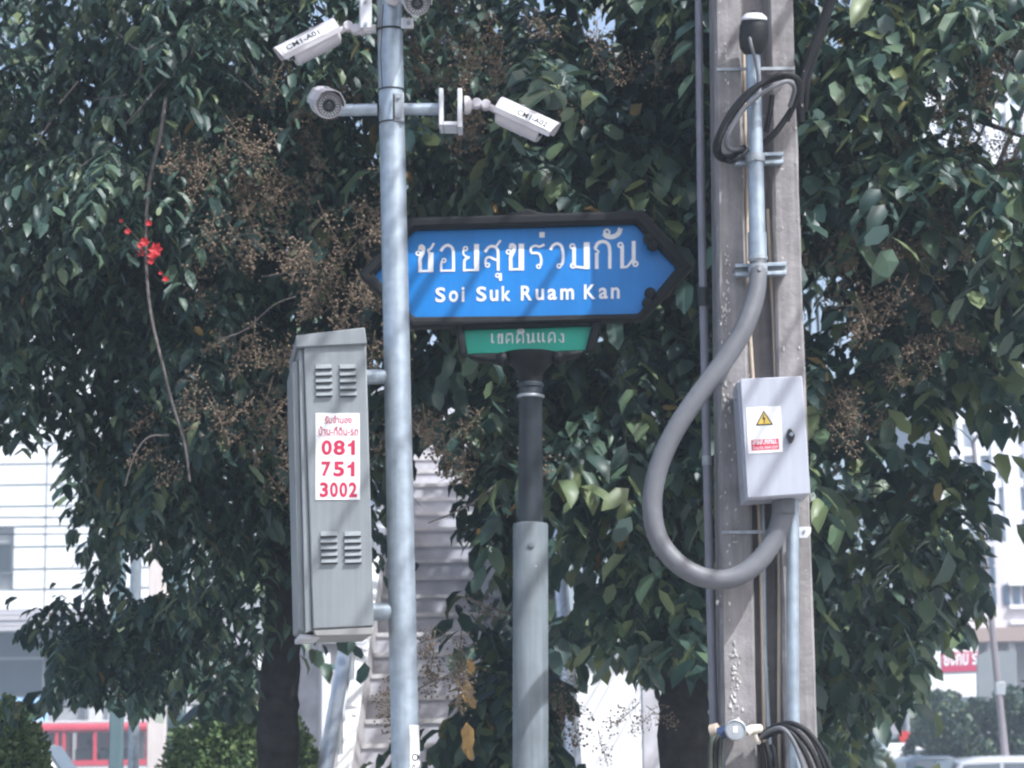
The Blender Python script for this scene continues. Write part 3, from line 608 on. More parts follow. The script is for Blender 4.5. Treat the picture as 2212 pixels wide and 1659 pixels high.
# ------------------------------------------------------------------ bullet cameras
def bullet(label, front, back, r, up=Vector((0, 0, 1)), text=None, arm=None, base=None, leds=True, shield=1.35, fwd=.035, tq=None):
    """front/back: end points of the housing axis; arm: points of the joint arm; base: (centre, axis, radius)"""
    front, back = Vector(front), Vector(back); ax = (front - back); Ln = ax.length; ax.normalize()
    sd = ax.cross(up).normalized(); u = sd.cross(ax).normalized()
    t = thing('security_camera', back, label, 'camera', 'security cameras on the galvanised pole')
    MB().lathe(back, ax, [(0, r * .55), (.008, r * .92), (.02, r), (Ln * .62, r), (Ln * .62, r * 1.04), (Ln * .66, r * 1.04), (Ln * .66, r), (Ln - .006, r), (Ln, r * .93), (Ln - .004, r * .86)], 28).build('housing', M_camwhite, t)
    fp = MB().lathe(front - ax * .004, ax, [(0, r * .86), (.002, r * .84)], 28).build('face', M_led, t)
    mb = MB()
    if leds:
        for ring, cnt in ((.72, 22), (.58, 16)):
            for k in range(cnt):
                a = 2 * math.pi * k / cnt; c = front + (sd * math.cos(a) + u * math.sin(a)) * r * ring - ax * .001
                mb.lathe(c, ax, [(0, r * .075), (.0015, r * .06), (.0022, r * .02)], 6)
        mb.build('led', mat('led_dome', (.55, .55, .58), .2), fp)
    ln = MB().lathe(front - ax * .003, ax, [(0, r * .44), (.006, r * .44), (.006, r * .36), (.003, r * .34)], 24).build('lens_ring', M_black, t)
    MB().lathe(front, ax, [(0, r * .345), (.003, r * .28), (.0045, r * .12)], 20).build('lens', M_glassdark, ln)
    # sun shield: a folded sheet hugging the upper half, open at the front
    R2 = r * shield; th = .0024
    prof = [(-1.02 * R2, -.06 * R2), (-1.02 * R2, .30 * R2), (-.66 * R2, .92 * R2), (-.30 * R2, 1.06 * R2), (.30 * R2, 1.06 * R2), (.66 * R2, .92 * R2), (1.02 * R2, .30 * R2), (1.02 * R2, -.06 * R2)]
    inn = [(x * (1 - th / R2), y - th * (1 if y > .2 * R2 else 0)) for x, y in prof]
    a0, a1 = -.004, Ln + fwd
    vs = []; n = len(prof)
    SP = lambda d, p: back + ax * (d + (.010 * (p[1] / R2) if d > Ln else 0)) + sd * p[0] + u * p[1]
    for d in (a0, a1):
        for pr in (prof, inn): vs += [SP(d, p) for p in pr]
    fs = []
    for i in range(n - 1):
        fs += [(i, i + 1, 2 * n + i + 1, 2 * n + i), (n + i, 3 * n + i, 3 * n + i + 1, n + i + 1), (i, n + i, n + i + 1, i + 1), (2 * n + i, 2 * n + i + 1, 3 * n + i + 1, 3 * n + i)]
    fs += [(0, 2 * n, 3 * n, n), (n - 1, 2 * n - 1, 4 * n - 1, 3 * n - 1)]
    MB().add(vs, fs).build('sun_shield', M_camwhite, t, smooth=30)
    MB().lathe(back + ax * Ln * .45 + u * r * .9, u, [(0, .006), (R2 * .35, .006)], 8).build('shield_screw', M_galv_dull, t)
    if arm:
        ja = MB().tube(arm, .0115, 12).build('arm', M_camwhite, t)
        for p in arm[1:-1]: MB().lathe(p - Vector((0, .016, 0)), (0, 1, 0), [(0, .013), (.004, .0165), (.028, .0165), (.032, .013)], 16).build('joint', M_camwhite, t)
    if base:
        MB().lathe(base[0], base[1], [(0, base[2]), (.012, base[2]), (.018, base[2] * .8), (.024, base[2] * .42), (.040, base[2] * .40)], 24).build('mount', M_camwhite, t)
    if text:                                    # sticker on the slanted facet nearest the viewer
        near = 1 if sd.y < 0 else -1; A_, B_ = (near * 1.02 * R2, .30 * R2), (near * .66 * R2, .92 * R2)
        pt_ = lambda d, v: back + ax * d + sd * (A_[0] + (B_[0] - A_[0]) * v) + u * (A_[1] + (B_[1] - A_[1]) * v)
        d0, d1 = (Ln + fwd - .006, Ln * .30) if ax.x < 0 else (Ln * .36, Ln + fwd - .008)
        BL, BR, TL = pt_(d0, .04), pt_(d1, .04), pt_(d0, .98); TR = BR + (TL - BL); nn = (BR - BL).cross(TL - BL).normalized()
        BL, BR, TL, TR = [p + nn * .0016 for p in (BL, BR, TL, TR)]
        lbl = MB().prism([BL, BR, TR, TL], -nn * .0012).build('label', M_sticker, t, smooth=0)
        e = (BR - BL); f_ = (TL - BL)
        mb = MB(); text_on(mb, text, BL + e * .10 + f_ * .2, BR - e * .08 + f_ * .2, BL + e * .10 + f_ * .80, .012, .0012)
        mb.build('lettering', M_ink, lbl, smooth=0)
    return t
Z1 = lambda x, y, Y=YP: W((x / 2.212 + 750) * .73733, y / 2.212 * .73733, Y)
bullet('white bullet camera at top left aimed down left with a lettered sticker', Z1(236, 356, 6.985), Z1(530, 206), .0405, up=Vector((-.1, -.30, 1)), text='CM1-A01',
       arm=[Z1(535, 205), Z1(598, 172), Z1(645, 192), Z1(700, 180)], base=(Z1(705, 180), (-1, 0, 0), .026), fwd=.034, shield=1.10)
bullet('white bullet camera right of the pole aimed down right with a lettered sticker', Z1(1850, 850, 6.985), Z1(1568, 720), .0405, up=Vector((.1, -.30, 1)), text='CM1-A02',
       arm=[Z1(1570, 720), Z1(1490, 682), Z1(1430, 672), Z1(1375, 682)], base=(Z1(1352, 682), (1, 0, 0), .030), fwd=.034, shield=1.10)
bullet('white bullet camera facing the viewer at the left end of the cross arm', Z1(474, 684, 6.82), Z1(428, 660, 6.97), .0425, up=Vector((-.02, 0, 1)), fwd=.022, shield=1.10,
       arm=[Z1(440, 668, 6.97), Z1(500, 720, 7.0), Z1(560, 714, 7.0)])
bullet('white bullet camera cut by the top edge facing the viewer beside the pole', Z1(1045, 22, 6.80), Z1(1020, -14, 6.95), .0400, fwd=.02, shield=1.10,
       arm=[Z1(1010, 0, 6.96), Z1(960, -10, 6.94), Z1(905, -20, 6.935)], base=(Z1(890, -20, 6.955), (0, -1, 0), .030))

# ------------------------------------------------------------------ louvred cabinet
YC = 6.80
CB = thing('louvred_cabinet', W(725, 1365, YC) + Vector((0, .2, 0)), 'grey metal cabinet with louvres and a red numbered sticker fixed to the camera pole', 'cabinet')
DEP = .40
fc = [W(656, 749, YC), W(791, 741, YC), W(808, 1352, YC), W(676, 1359, YC)]
MB().prism(fc, (-.06, DEP, 0)).build('body', M_cab, CB, bevel=.004)
MB().prism([W(639, 750, YC - .012), W(793, 742, YC - .012), W(788, 707, YC - .012), W(640, 724, YC - .012)], (-.063, DEP + .024, 0)).build('lid', M_cab, CB, bevel=.003)
MB().prism([W(645, 754, YC + .012), W(655, 754, YC + .012), W(675, 1362, YC + .012), W(659, 1368, YC + .012)], (-.055, DEP - .03, 0)).build('door_flange', M_cab, CB, bevel=.003)
MB().prism([W(631, 782, YC + .03), W(644, 778, YC + .03), W(658, 1366, YC + .03), W(645, 1358, YC + .03)], (-.05, DEP - .06, 0)).build('door', M_cab, CB, bevel=.003)
MB().prism([W(676.5, 1360, YC + .004), W(807, 1353.5, YC + .004), W(806, 1371, YC + .004), W(682, 1374, YC + .004)], (-.057, DEP - .02, 0)).build('base', mat('shaded_cabinet_paint', (.30, .30, .29), .5, noise=(7, .06)), CB, bevel=.003)
MB().prism([W(648, 1369, YC + .05), W(684, 1372, YC + .05), W(692, 1378, YC + .05), W(648, 1380, YC + .05)], (-.045, DEP - .1, 0)).build('foot_bracket', M_white_steel, CB, bevel=.002)
# louvres: one pressed hood, shared by all
hx, hz = S(37, YC), S(11, YC)
lv = MB(); lv.add([(-hx / 2, 0, -hz * .5), (hx / 2, 0, -hz * .5), (hx / 2, 0, hz * .5), (-hx / 2, 0, hz * .5), (-hx / 2 * .95, -.011, -hz * .45), (hx / 2 * .95, -.011, -hz * .45), (hx / 2 * .9, -.006, hz * .1), (-hx / 2 * .9, -.006, hz * .1)],
                  [(3, 2, 6, 7), (7, 6, 5, 4), (0, 4, 5, 1), (0, 3, 7, 4), (1, 5, 6, 2), (0, 1, 2, 3)])
lo = lv.build('louvre', M_cab, None, smooth=30)
slit = MB().box((0, -.0012, -hz * .62), (hx * .96, .002, hz * .22)).build('slit', mat('dark_slot', (.05, .055, .06), .8), None, smooth=0)
spots = [(x + (k * .35), 792 + 14.6 * k) for x in (699, 751) for k in range(5)] + [(x + k * .35, 1153 + 14.4 * k) for x in (710, 761.5) for k in range(5)]
for i, (x, y) in enumerate(spots):
    a = lo if i == 0 else lo.copy(); b = slit if i == 0 else slit.copy()
    if i: COL.objects.link(a); COL.objects.link(b)
    a.parent = CB; a.location = W(x, y, YC) - CB.location; a.rotation_euler = (0, -.02, 0)
    b.parent = a; b.location = (0, 0, 0)
Z7 = lambda x, y, Y=YC - .0025: W((x / 5.927 + 910) * .73733, (y / 5.927 + 1200) * .73733, Y)
stk = MB().prism([Z7(88, 60), Z7(850, 62), Z7(858, 1565), Z7(84, 1565)], (0, .002, 0)).build('sticker', M_sticker, CB, smooth=0)
mb = MB()
def t7(body, x0, x1, y0, y1, bold): text_on(mb, body, Z7(x0, y1), Z7(x1, y1), Z7(x0, y0), bold, .001)
t7('รับจำนอง', 245, 715, 105, 242, .014); t7('บ้าน-ที่ดิน-รถ', 140, 828, 285, 442, .014)
for body, row in (('081', ((190, 372), (395, 600), (645, 772))), ('751', ((188, 357), (395, 588), (640, 765))), ('3002', ((160, 308), (335, 476), (500, 640), (662, 806)))):
    y0, y1 = {'081': (530, 790), '751': (900, 1162), '3002': (1260, 1522)}[body]
    for ch, (x0, x1) in zip(body, row): t7(ch, x0, x1, y0, y1, .036)
mb.add([Z7(110, 452) - Vector((0, .001, 0)), Z7(820, 452) - Vector((0, .001, 0)), Z7(820, 458) - Vector((0, .001, 0)), Z7(110, 458) - Vector((0, .001, 0))], [(0, 1, 2, 3)])
mb.build('lettering', M_red, stk, smooth=0)

# ------------------------------------------------------------------ street name sign
YS = 7.5
Z2 = lambda x, y, Y=YS: W((x / 2.106 + 1050) * .73733, (y / 2.106 + 550) * .73733, Y)
Z8 = lambda x, y, Y=YS: W((x / 4.148 + 1280) * .73733, (y / 4.148 + 900) * .73733, Y)
sb = W(1146, 1659, YS)
SN = thing('street_name_sign', (sb.x, YS, .12), 'blue arrow ended street name sign on a grey post behind the camera pole', 'street sign')
outer = [(318, 183), (1040, 160), (1758, 135), (2076, 482), (1758, 813), (1040, 838), (328, 863), (0, 532)]
inner = [(345, 254), (1040, 237), (1710, 217), (1964, 488), (1729, 774), (1040, 789), (345, 795), (96, 535)]
MB().ring([Z2(*p, YS - .035) for p in outer], [Z2(*p, YS - .035) for p in inner], (0, .06, 0)).build('frame', M_frame, SN, bevel=.008)
MB().ring([Z2(p[0] * .985 + 15, p[1] * .975 + 13, YS - .047) for p in outer], [Z2(p[0] * 1.0, p[1] * 1.0, YS - .047) for p in [(340, 236), (1040, 218), (1718, 198), (1990, 486), (1740, 790), (1040, 808), (340, 815), (70, 535)]], (0, .012, 0)).build('frame_moulding', M_frame, SN, bevel=.004)
pn = MB().prism([Z2(*p) for p in [(330, 240), (1720, 205), (1985, 488), (1738, 788), (332, 808), (70, 535)]], (0, .012, 0)).build('blue_panel', M_blue, SN, smooth=0)
for x, y in ((1792, 318), (1815, 360), (1800, 655), (1785, 715), (270, 330), (265, 715)):
    c = Z2(x, y, YS - .03); MB().lathe(c, (0, -1, 0), [(0, .020), (.012, .020), (.02, .012), (.022, .002)], 14).build('scroll', M_frame, SN)
crest = [(900, 172), (930, 158), (975, 152), (1000, 138), (1040, 128), (1080, 137), (1105, 150), (1150, 154), (1180, 166)]
MB().prism([Z2(x, y, YS - .03) for x, y in crest], (0, .04, 0)).build('crest', M_frame, SN, bevel=.008)
base = lambda x: 523 - .019 * (x - 352)
mb = MB()
for g, x0, x1, dy, h in (('so', 352, 470, 0, 168), ('o', 497, 604, 0, 168), ('yo', 637, 747, 0, 168), ('sau', 770, 880, 0, 165), ('kho', 908, 1027, 0, 165), ('ro', 1050, 1150, 0, 160),
                         ('wo', 1178, 1282, 0, 164), ('mo', 1300, 1428, 0, 166), ('ko', 1452, 1567, 0, 168), ('no', 1598, 1730, 0, 168), ('u', 838, 890, -62, 50), ('ek', 1118, 1148, 200, 34), ('han', 1508, 1630, 187, 62)):
    yb = base(x0) - dy; yr = base(x1) - dy
    glyph(mb, g, Z2(x0, yb, YS), Z2(x1, yr, YS), Z2(x0, yb - h, YS), h / (x1 - x0), .002)
mb.build('lettering', M_letter, pn, smooth=0)
for body, x0, x1 in (('Soi', 475, 655), ('Suk', 728, 940), ('Ruam', 1003, 1330), ('Kan', 1392, 1612)):
    mb = MB()
    xx = x0; gap = 12; adv = {'S': 62, 'o': 56, 'i': 18, 'u': 52, 'k': 56, 'R': 68, 'a': 56, 'm': 84, 'K': 72, 'n': 54}
    tot = sum(adv[c] for c in body) ; gap = (x1 - x0 - tot) / (len(body) - 1)
    for ch in body:
        bl = 708 - .0205 * (xx - 475); hh = 92 if ch in 'SRKik' else 70
        text_on(mb, ch, Z2(xx, bl), Z2(xx + adv[ch], bl - .0205 * adv[ch]), Z2(xx, bl - hh), .022, .002); xx += adv[ch] + gap
    mb.build('lettering', M_letter, pn, smooth=0)
# green district plate
gp = MB().prism([Z8(300, 245, YS + .005), Z8(1895, 205, YS + .005), Z8(1800, 520, YS + .005), Z8(360, 565, YS + .005)], (0, .012, 0)).build('green_panel', M_green, SN, smooth=0)
for q in ([(205, 130), (300, 128), (375, 560), (285, 600)], [(1905, 110), (2020, 108), (1930, 530), (1800, 545)]):
    MB().prism([Z8(*p, YS - .03) for p in q], (0, .05, 0)).build('side_bracket', M_frame, SN, bevel=.008)
MB().prism([Z8(*p, YS - .028) for p in [(300, 170), (1905, 135), (1890, 215), (315, 262)]], (0, .05, 0)).build('upper_rail', M_frame, SN, bevel=.006)
MB().prism([Z8(*p, YS - .028) for p in [(350, 570), (1810, 520), (1700, 600), (1420, 660), (800, 680), (470, 640)]], (0, .05, 0)).build('lower_rail', M_frame, SN, bevel=.01)
mb = MB()
for g, x0, x1, dy, h in (('e', 655, 702, 0, 124), ('kho', 728, 806, 0, 122), ('to', 833, 932, 0, 125), ('do', 962, 1062, 0, 125), ('no', 1088, 1195, 0, 122), ('ae', 1218, 1322, 0, 124), ('do', 1348, 1446, 0, 124), ('ngo', 1478, 1558, 0, 122), ('i', 975, 1064, 133, 40)):
    yb = 446 - .017 * (x0 - 655) - dy; yr = 446 - .017 * (x1 - 655) - dy
    glyph(mb, g, Z8(x0, yb, YS + .005), Z8(x1, yr, YS + .005), Z8(x0, yb - h, YS + .005), h / (x1 - x0), .002)
mb.build('lettering', M_letter, gp, smooth=0)
# bowl, collar, post
bw = W(1146, 772, YS); ax = (W(1146, 772, YS) - W(1146, 1659, YS)).normalized(); hz_ = lambda y: W(1146, y, YS).z; bp = lambda y: W(1146, y, YS)
prof = [(825, 26), (815, 26), (800, 32), (788, 46), (776, 56), (764, 60)]
MB().lathe(bp(825), ax, [(hz_(y) - hz_(825), S(r, YS)) for y, r in prof], 24).build('bowl', M_frame, SN)
for sx in (-1, 1):
    MB().lathe((bw.x + sx * S(62, YS), YS - .03, hz_(778)), (0, -1, 0), [(-.02, .022), (.01, .022), (.02, .013), (.022, .002)], 14).build('scroll', M_frame, SN)
prof = [(1130, 27.5), (866, 25.5), (863, 27), (859, 30), (853, 30), (850, 26.5), (838, 26), (836, 29), (829, 29), (826, 26)]
MB().lathe(bp(1130), ax, [(hz_(y) - hz_(1130), S(r, YS)) for y, r in prof], 28).build('upper_post', M_post_dark, SN)
MB().lathe(bp(860), ax, [(0, S(29.6, YS)), (.004, S(30.8, YS)), (.009, S(30.2, YS)), (.013, S(28, YS))], 28).build('collar', M_galv_dull, SN)
MB().lathe(bp(1659) - ax * ((bp(1659).z - .12) / ax.z), ax, [(0, S(39, YS)), (hz_(1135) - .12, S(38, YS)), (hz_(1131) - .12, S(37, YS)), (hz_(1129) - .12, S(28, YS))], 32).build('lower_post', M_post_grey, SN)
MB().lathe(bp(1180) + Vector((S(2, YS), -S(37.5, YS), 0)), (0, -1, 0), [(0, .012), (.006, .011), (.008, .004)], 12).build('plug', M_post_grey, SN)
# ------------------------------------------------------------------ concrete utility pole (H section, tapering)
YU = 7.10
def ring_at(l, a, b, r, py):                    # left edge, recess edges, right edge in px at picture row py
    P = lambda x, d: Vector((W(x, py, YU).x, YU + d, W((l + r) / 2, py, YU).z))
    ch = 5
    return [P(l, .015), P(l + ch, 0), P(a - ch, 0), P(a, .006), P(a + 6, .085), P(b - 6, .085), P(b, .006), P(b + ch, 0), P(r - ch, 0), P(r, .015),
            P(r, .215), P(r - ch, .23), P(b, .23), P(b - 6, .17), P(a + 6, .17), P(a, .23), P(l + ch, .23), P(l, .215)]
top = ring_at(1544, 1597, 1661, 1714, 0); bot = ring_at(1563, 1637, 1697, 1769, 1659)
lin = lambda z: [bot[i] + (top[i] - bot[i]) * ((z - bot[i].z) / (top[i].z - bot[i].z)) for i in range(len(top))]
zs = [.12] + list(np.linspace(.5, 4.2, 26)) + [5.5, 7.0, 8.5]
UP = thing('utility_pole', ((lin(.12)[0] + lin(.12)[10]) / 2), 'weathered concrete utility pole with a grooved face at the right', 'utility pole')
vs = []; fs = []; n = len(top); rng = np.random.RandomState(3)
for k, z in enumerate(zs):
    for i, p in enumerate(lin(z)):
        j = .0022 if i in (0, 1, 2, 3, 6, 7, 8, 9) else 0
        vs.append(p + Vector((rng.uniform(-j, j), rng.uniform(-j, j) * .6, 0)))
for k in range(len(zs) - 1):
    for i in range(n): fs.append((k * n + i, k * n + (i + 1) % n, (k + 1) * n + (i + 1) % n, (k + 1) * n + i))
fs += [tuple(range(n)), tuple(range((len(zs) - 1) * n, len(zs) * n))]
MB().add(vs, fs).build('shaft', M_conc, UP, smooth=25)
# spalled chips along the left arris
def chip(px_, py_, s, name='chip'):
    c = W(px_, py_, YU - .001); m = []; k = rng.randint(5, 8)
    for i in range(k):
        a = 2 * math.pi * i / k; r = s * rng.uniform(.5, 1.2); m.append(c + Vector((math.cos(a) * r * .6, 0, math.sin(a) * r * 1.2)))
    return MB().prism([p - Vector((0, rng.uniform(.001, .004), 0)) for p in m], (0, .006, 0))
pts = [(rng.normal(1569, 4.5), y) for y in np.concatenate([rng.uniform(90, 330, 26), rng.uniform(520, 760, 46), rng.uniform(780, 930, 26)])] + [(rng.normal(1589, 6), y) for y in rng.uniform(1380, 1570, 60)] + \
      [(rng.normal(1578, 14), y) for y in rng.uniform(950, 1350, 22)] + [(rng.uniform(1690, 1740), y) for y in rng.uniform(100, 800, 14)]
for x, y in pts:
    sx = x + (0 if y > 1300 else 0)
    chip(sx, y, abs(rng.normal(.0030, .0018)) + .0014).build('chip', M_chip, UP, smooth=0)
for py_ in (150, 1412 - 262):                  # steel bands
    a = lin(W(1640, py_, YU).z)
    MB().prism([a[1] + Vector((-.004, -.006, -.004)), a[8] + Vector((.004, -.006, -.004)), a[8] + Vector((.004, -.006, .006)), a[1] + Vector((-.004, -.006, .006))], (0, .004, 0)).build('band', M_galv_dull, UP, smooth=0)

# mauve conduit left of the pole
mc = thing('conduit_pipe', (W(1546, 1659, 7.22).x, 7.22, .12), 'thin mauve grey pipe running up left of the concrete pole', 'pipe')
line = [W(1509, -10, 7.22), W(1514, 400, 7.22), W(1519, 640, 7.22), W(1527, 1000, 7.22), W(1536, 1350, 7.22), W(1546, 1680, 7.22)]
d = (line[-1] - line[-2]).normalized(); line.append(line[-1] + d * ((.12 - line[-1].z) / d.z))
line = [line[0] + (line[0] - line[1]).normalized() * 1.2] + line
MB().tube(line, [.0125, .0125, .0135, .0135, .0138, .014, .0145, .0145], 16).build('tube', M_mauve, mc)
MB().tube([W(1518.6, 622, 7.22), W(1519.6, 662, 7.22)], .0185, 16).build('coupling', M_black, mc)
MB().tube([W(1527, 985, 7.22), W(1527.5, 1005, 7.22)], .0165, 16).build('coupling', M_galv_dull, mc)

# galvanised riser with weather head
YR = 7.03
ri = thing('conduit_riser', W(1640, 1659, YR), 'galvanised conduit riser with a black weather cap on the concrete pole', 'conduit')
MB().tube([W(1626, 95, YR), W(1631, 300, YR), W(1637, 560, YR)], [.0235, .0245, .0265], 20).build('tube', M_galv, ri)
MB().tube([W(1635.5, 503, YR), W(1636.6, 556, YR)], .030, 20).build('coupling', M_galv, ri)
MB().lathe(W(1637, 555, YR), (0, 0, -1), [(0, .0315), (.01, .0315), (.01, .028), (.016, .028)], 20).build('collar', M_galv_dull, ri)
hd = MB().lathe(W(1627, 118, YR), Vector((.03, -.25, 1)), [(0, .028), (.018, .043), (.05, .0475), (.09, .0465), (.12, .036), (.138, .018), (.142, .003)], 24).build('weather_cap', M_black, ri)
MB().lathe(W(1629, 44, YR - .030), Vector((.03, -.25, 1)), [(0, .0415), (.004, .043), (.012, .038), (.022, .026), (.026, .004)], 24).build('rim', M_white_steel, hd)
MB().tube(smooth_path([W(1619, 72, YR - .045), W(1622, 95, YR - .055), W(1633, 135, YR - .045), W(1638, 175, YR - .035), W(1634, 215, YR - .034)]), .0062, 10).build('lead_cable', M_pvc, ri)
# strut channels with pipe clamps
for k, (x0, x1, y0, y1, lab) in enumerate(((1588, 1692, 330, 354, 'upper'), (1588, 1699, 568, 594, 'lower'))):
    sc_ = thing('strut_channel', W((x0 + x1) / 2, y1, YR + .04), ('upper' if k == 0 else 'lower') + ' slotted steel channel clamping the conduit riser to the concrete pole', 'bracket')
    h = (y1 - y0)
    for a, b in ((y0, y0 + h * .28), (y1 - h * .28, y1)):
        MB().prism([W(x0, a + 2, YR + .032), W(x1, a - 2, YR + .032), W(x1, b - 2, YR + .032), W(x0, b + 2, YR + .032)], (0, .034, 0)).build('flange', M_galv, sc_, bevel=.001)
    MB().prism([W(x0, y0 + 3, YR + .058), W(x1, y0 - 1, YR + .058), W(x1, y1 - 3, YR + .058), W(x0, y1 + 1, YR + .058)], (0, .012, 0)).build('web', M_galv_dull, sc_, smooth=0)
    cx_ = 1632 if k == 0 else 1637.5; ym = (y0 + y1) / 2
    MB().lathe(W(cx_, ym + 9, YR), (-.01, 0, 1), [(0, .0275), (0, .031), (.026, .031), (.026, .0275)], 20).build('clamp', M_galv_dull, sc_)
    MB().lathe(W(cx_ + 4, ym, YR - .034), (0, -1, 0), [(-.006, .007), (.006, .007), (.006, .003)], 6).build('bolt', M_galv_dull, sc_)

# thin plastic pipes in the groove
YG = 7.135
def rod(label, pts, r, m, cat='pipe'):
    P = [W(x, y, YG) for x, y in pts]; d = (P[-1] - P[-2]).normalized(); P.append(P[-1] + d * ((.12 - P[-1].z) / d.z))
    t = tag(MB().tube(P, r, 10).build('thin_pipe', m), label, cat, 'thin pipes in the pole groove'); return t
rod('pale cream thin pipe in the left of the pole groove', [(1606, 90), (1618, 690), (1627, 830), (1644, 1230), (1652, 1659)], .0062, M_cream)
rod('tan thin pipe in the middle of the pole groove starting beside the riser', [(1659, 452), (1672, 700), (1677, 830), (1684, 1230), (1683, 1500), (1684, 1659)], .0066, M_cream)
rod('pale grey thin pipe bowed in the groove below the box', [(1648, 1085), (1650, 1250), (1652, 1400), (1658, 1540), (1664, 1659)], .0072, M_galv)

# flexible grey conduit loop
path = [(1637.5, 566), (1637, 600), (1630, 645), (1606, 712), (1560, 785), (1506, 858), (1458, 930), (1424, 1005), (1409, 1085), (1420, 1158), (1458, 1212), (1515, 1246), (1578, 1250), (1633, 1218), (1672, 1165), (1690, 1110), (1693, 1080)]
dep = [0, -.01, -.02, -.04, -.055, -.06, -.06, -.055, -.05, -.05, -.055, -.06, -.06, -.055, -.045, -.04, -.04]
fx = thing('flexible_conduit', W(1515, 1265, YR), 'thick grey flexible conduit looping from the riser down into the box', 'conduit')
cen = smooth_path([W(x, y, YR + dd) for (x, y), dd in zip(path, dep)], 8)
MB().tube(cen, [.0262 + .0045 * min(1, i / 20) + .0004 * (i % 2) for i in range(len(cen))], 22).build('tube', M_pvc, fx)
MB().tube([W(1692, 1110, YR - .04), W(1693, 1078, YR - .04)], .036, 22).build('gland', M_pvc, fx)

# junction box
YB = 6.90
jb = thing('junction_box', W(1680, 1070, YB) + Vector((0, .1, 0)), 'light grey junction box with a warning sticker on the concrete pole', 'junction box')
MB().prism([W(1593, 823, YB + .022), W(1731, 815, YB + .022), W(1749, 1070, YB + .022), W(1610, 1080, YB + .022)], (0, .165, 0)).build('body', M_box, jb, bevel=.004)
door = MB().prism([W(1599, 818, YB), W(1733, 812, YB), W(1751, 1066, YB), W(1614, 1076, YB)], (0, .020, 0)).build('door', M_box, jb, bevel=.003)
ZE = lambda x, y, Y=YB - .002: W((x / 8.296 + 2150) * .73733, (y / 8.296 + 1160) * .73733, Y)
V = lambda p, e: Vector((p.x, p.y - e, p.z))
st = MB().prism([ZE(300, 285), ZE(1135, 240), ZE(1190, 1360), ZE(350, 1405)], (0, .0015, 0)).build('sticker', M_sticker, jb, smooth=0)
tri = [ZE(720, 345), ZE(525, 725), ZE(960, 705)]; tri2 = [ZE(722, 405), ZE(580, 690), ZE(905, 676)]
MB().add([V(p, .0008) for p in tri], [(0, 1, 2)]).build('triangle_border', M_ink, st, smooth=0)
MB().add([V(p, .0014) for p in tri2], [(0, 1, 2)]).build('triangle', mat('yellow_print', (.78, .55, .10), .5), st, smooth=0)
MB().add([V(ZE(*p), .002) for p in [(712, 450), (742, 450), (722, 530), (765, 520), (742, 660), (722, 660), (728, 565), (682, 575)]], [(0, 1, 2, 7), (2, 3, 6, 7), (3, 4, 5, 6)]).build('bolt_symbol', M_ink, st, smooth=0)
rd = MB().add([V(ZE(*p), .0008) for p in [(420, 1070), (1090, 1030), (1105, 1295), (435, 1330)]], [(0, 1, 2, 3)]).build('red_strip', mat('red_strip_print', (.60, .05, .10), .5), st, smooth=0)
mb = MB(); text_on(mb, 'สจส.กทม.', V(ZE(452, 1190), .001), V(ZE(1055, 1160), .001), V(ZE(450, 1078), .001), .02, .0012)
text_on(mb, 'โทร.02-3541237', V(ZE(465, 1305), .001), V(ZE(1070, 1272), .001), V(ZE(460, 1228), .001), .008, .0012)
mb.build('lettering', M_letter, rd, smooth=0)
lk = MB().prism([ZE(*p, YB - .016) for p in [(1325, 800), (1395, 795), (1440, 880), (1490, 945), (1465, 1040), (1420, 1135), (1350, 1140), (1320, 1040), (1280, 975), (1295, 905)]], (0, .016, 0)).build('latch', M_black, jb, bevel=.002)
MB().lathe(ZE(1395, 940, YB - .016), (0, -1, 0), [(0, .0062), (.006, .0062), (.008, .004)], 14).build('lock_cap', M_galv, lk)
MB().prism([W(1586, 836, YB + .06), W(1593, 836, YB + .06), W(1595, 862, YB + .06), W(1588, 862, YB + .06)], (0, .03, 0)).build('hinge', M_galv_dull, jb, bevel=.001)
MB().prism([W(1603, 1045, YB + .06), W(1610, 1045, YB + .06), W(1612, 1070, YB + .06), W(1605, 1070, YB + .06)], (0, .03, 0)).build('hinge', M_galv_dull, jb, bevel=.001)
# straight conduit below the box
sc2 = thing('straight_conduit', (W(1717, 1659, 7.04).x, 7.04, .12), 'galvanised straight pipe running down from the junction box', 'conduit')
P = [W(1712, 1072, 7.04), W(1712, 1300, 7.04), W(1713, 1500, 7.04), W(1718, 1700, 7.04)]; d = (P[-1] - P[-2]).normalized(); P.append(P[-1] + d * ((.12 - P[-1].z) / d.z))
MB().tube(P, [.0195] * 5, 18).build('tube', M_galv, sc2)
MB().prism([W(1726, 1138, 7.055), W(1752, 1138, 7.055), W(1752, 1150, 7.055), W(1744, 1162, 7.055), W(1726, 1162, 7.055)], (0, .006, 0)).build('saddle_clip', M_white_steel, sc2, bevel=.001)
MB().lathe(W(1737, 1148, 7.055), (0, -1, 0), [(0, .005), (.005, .005), (.005, .002)], 6).build('screw', M_galv_dull, sc2)

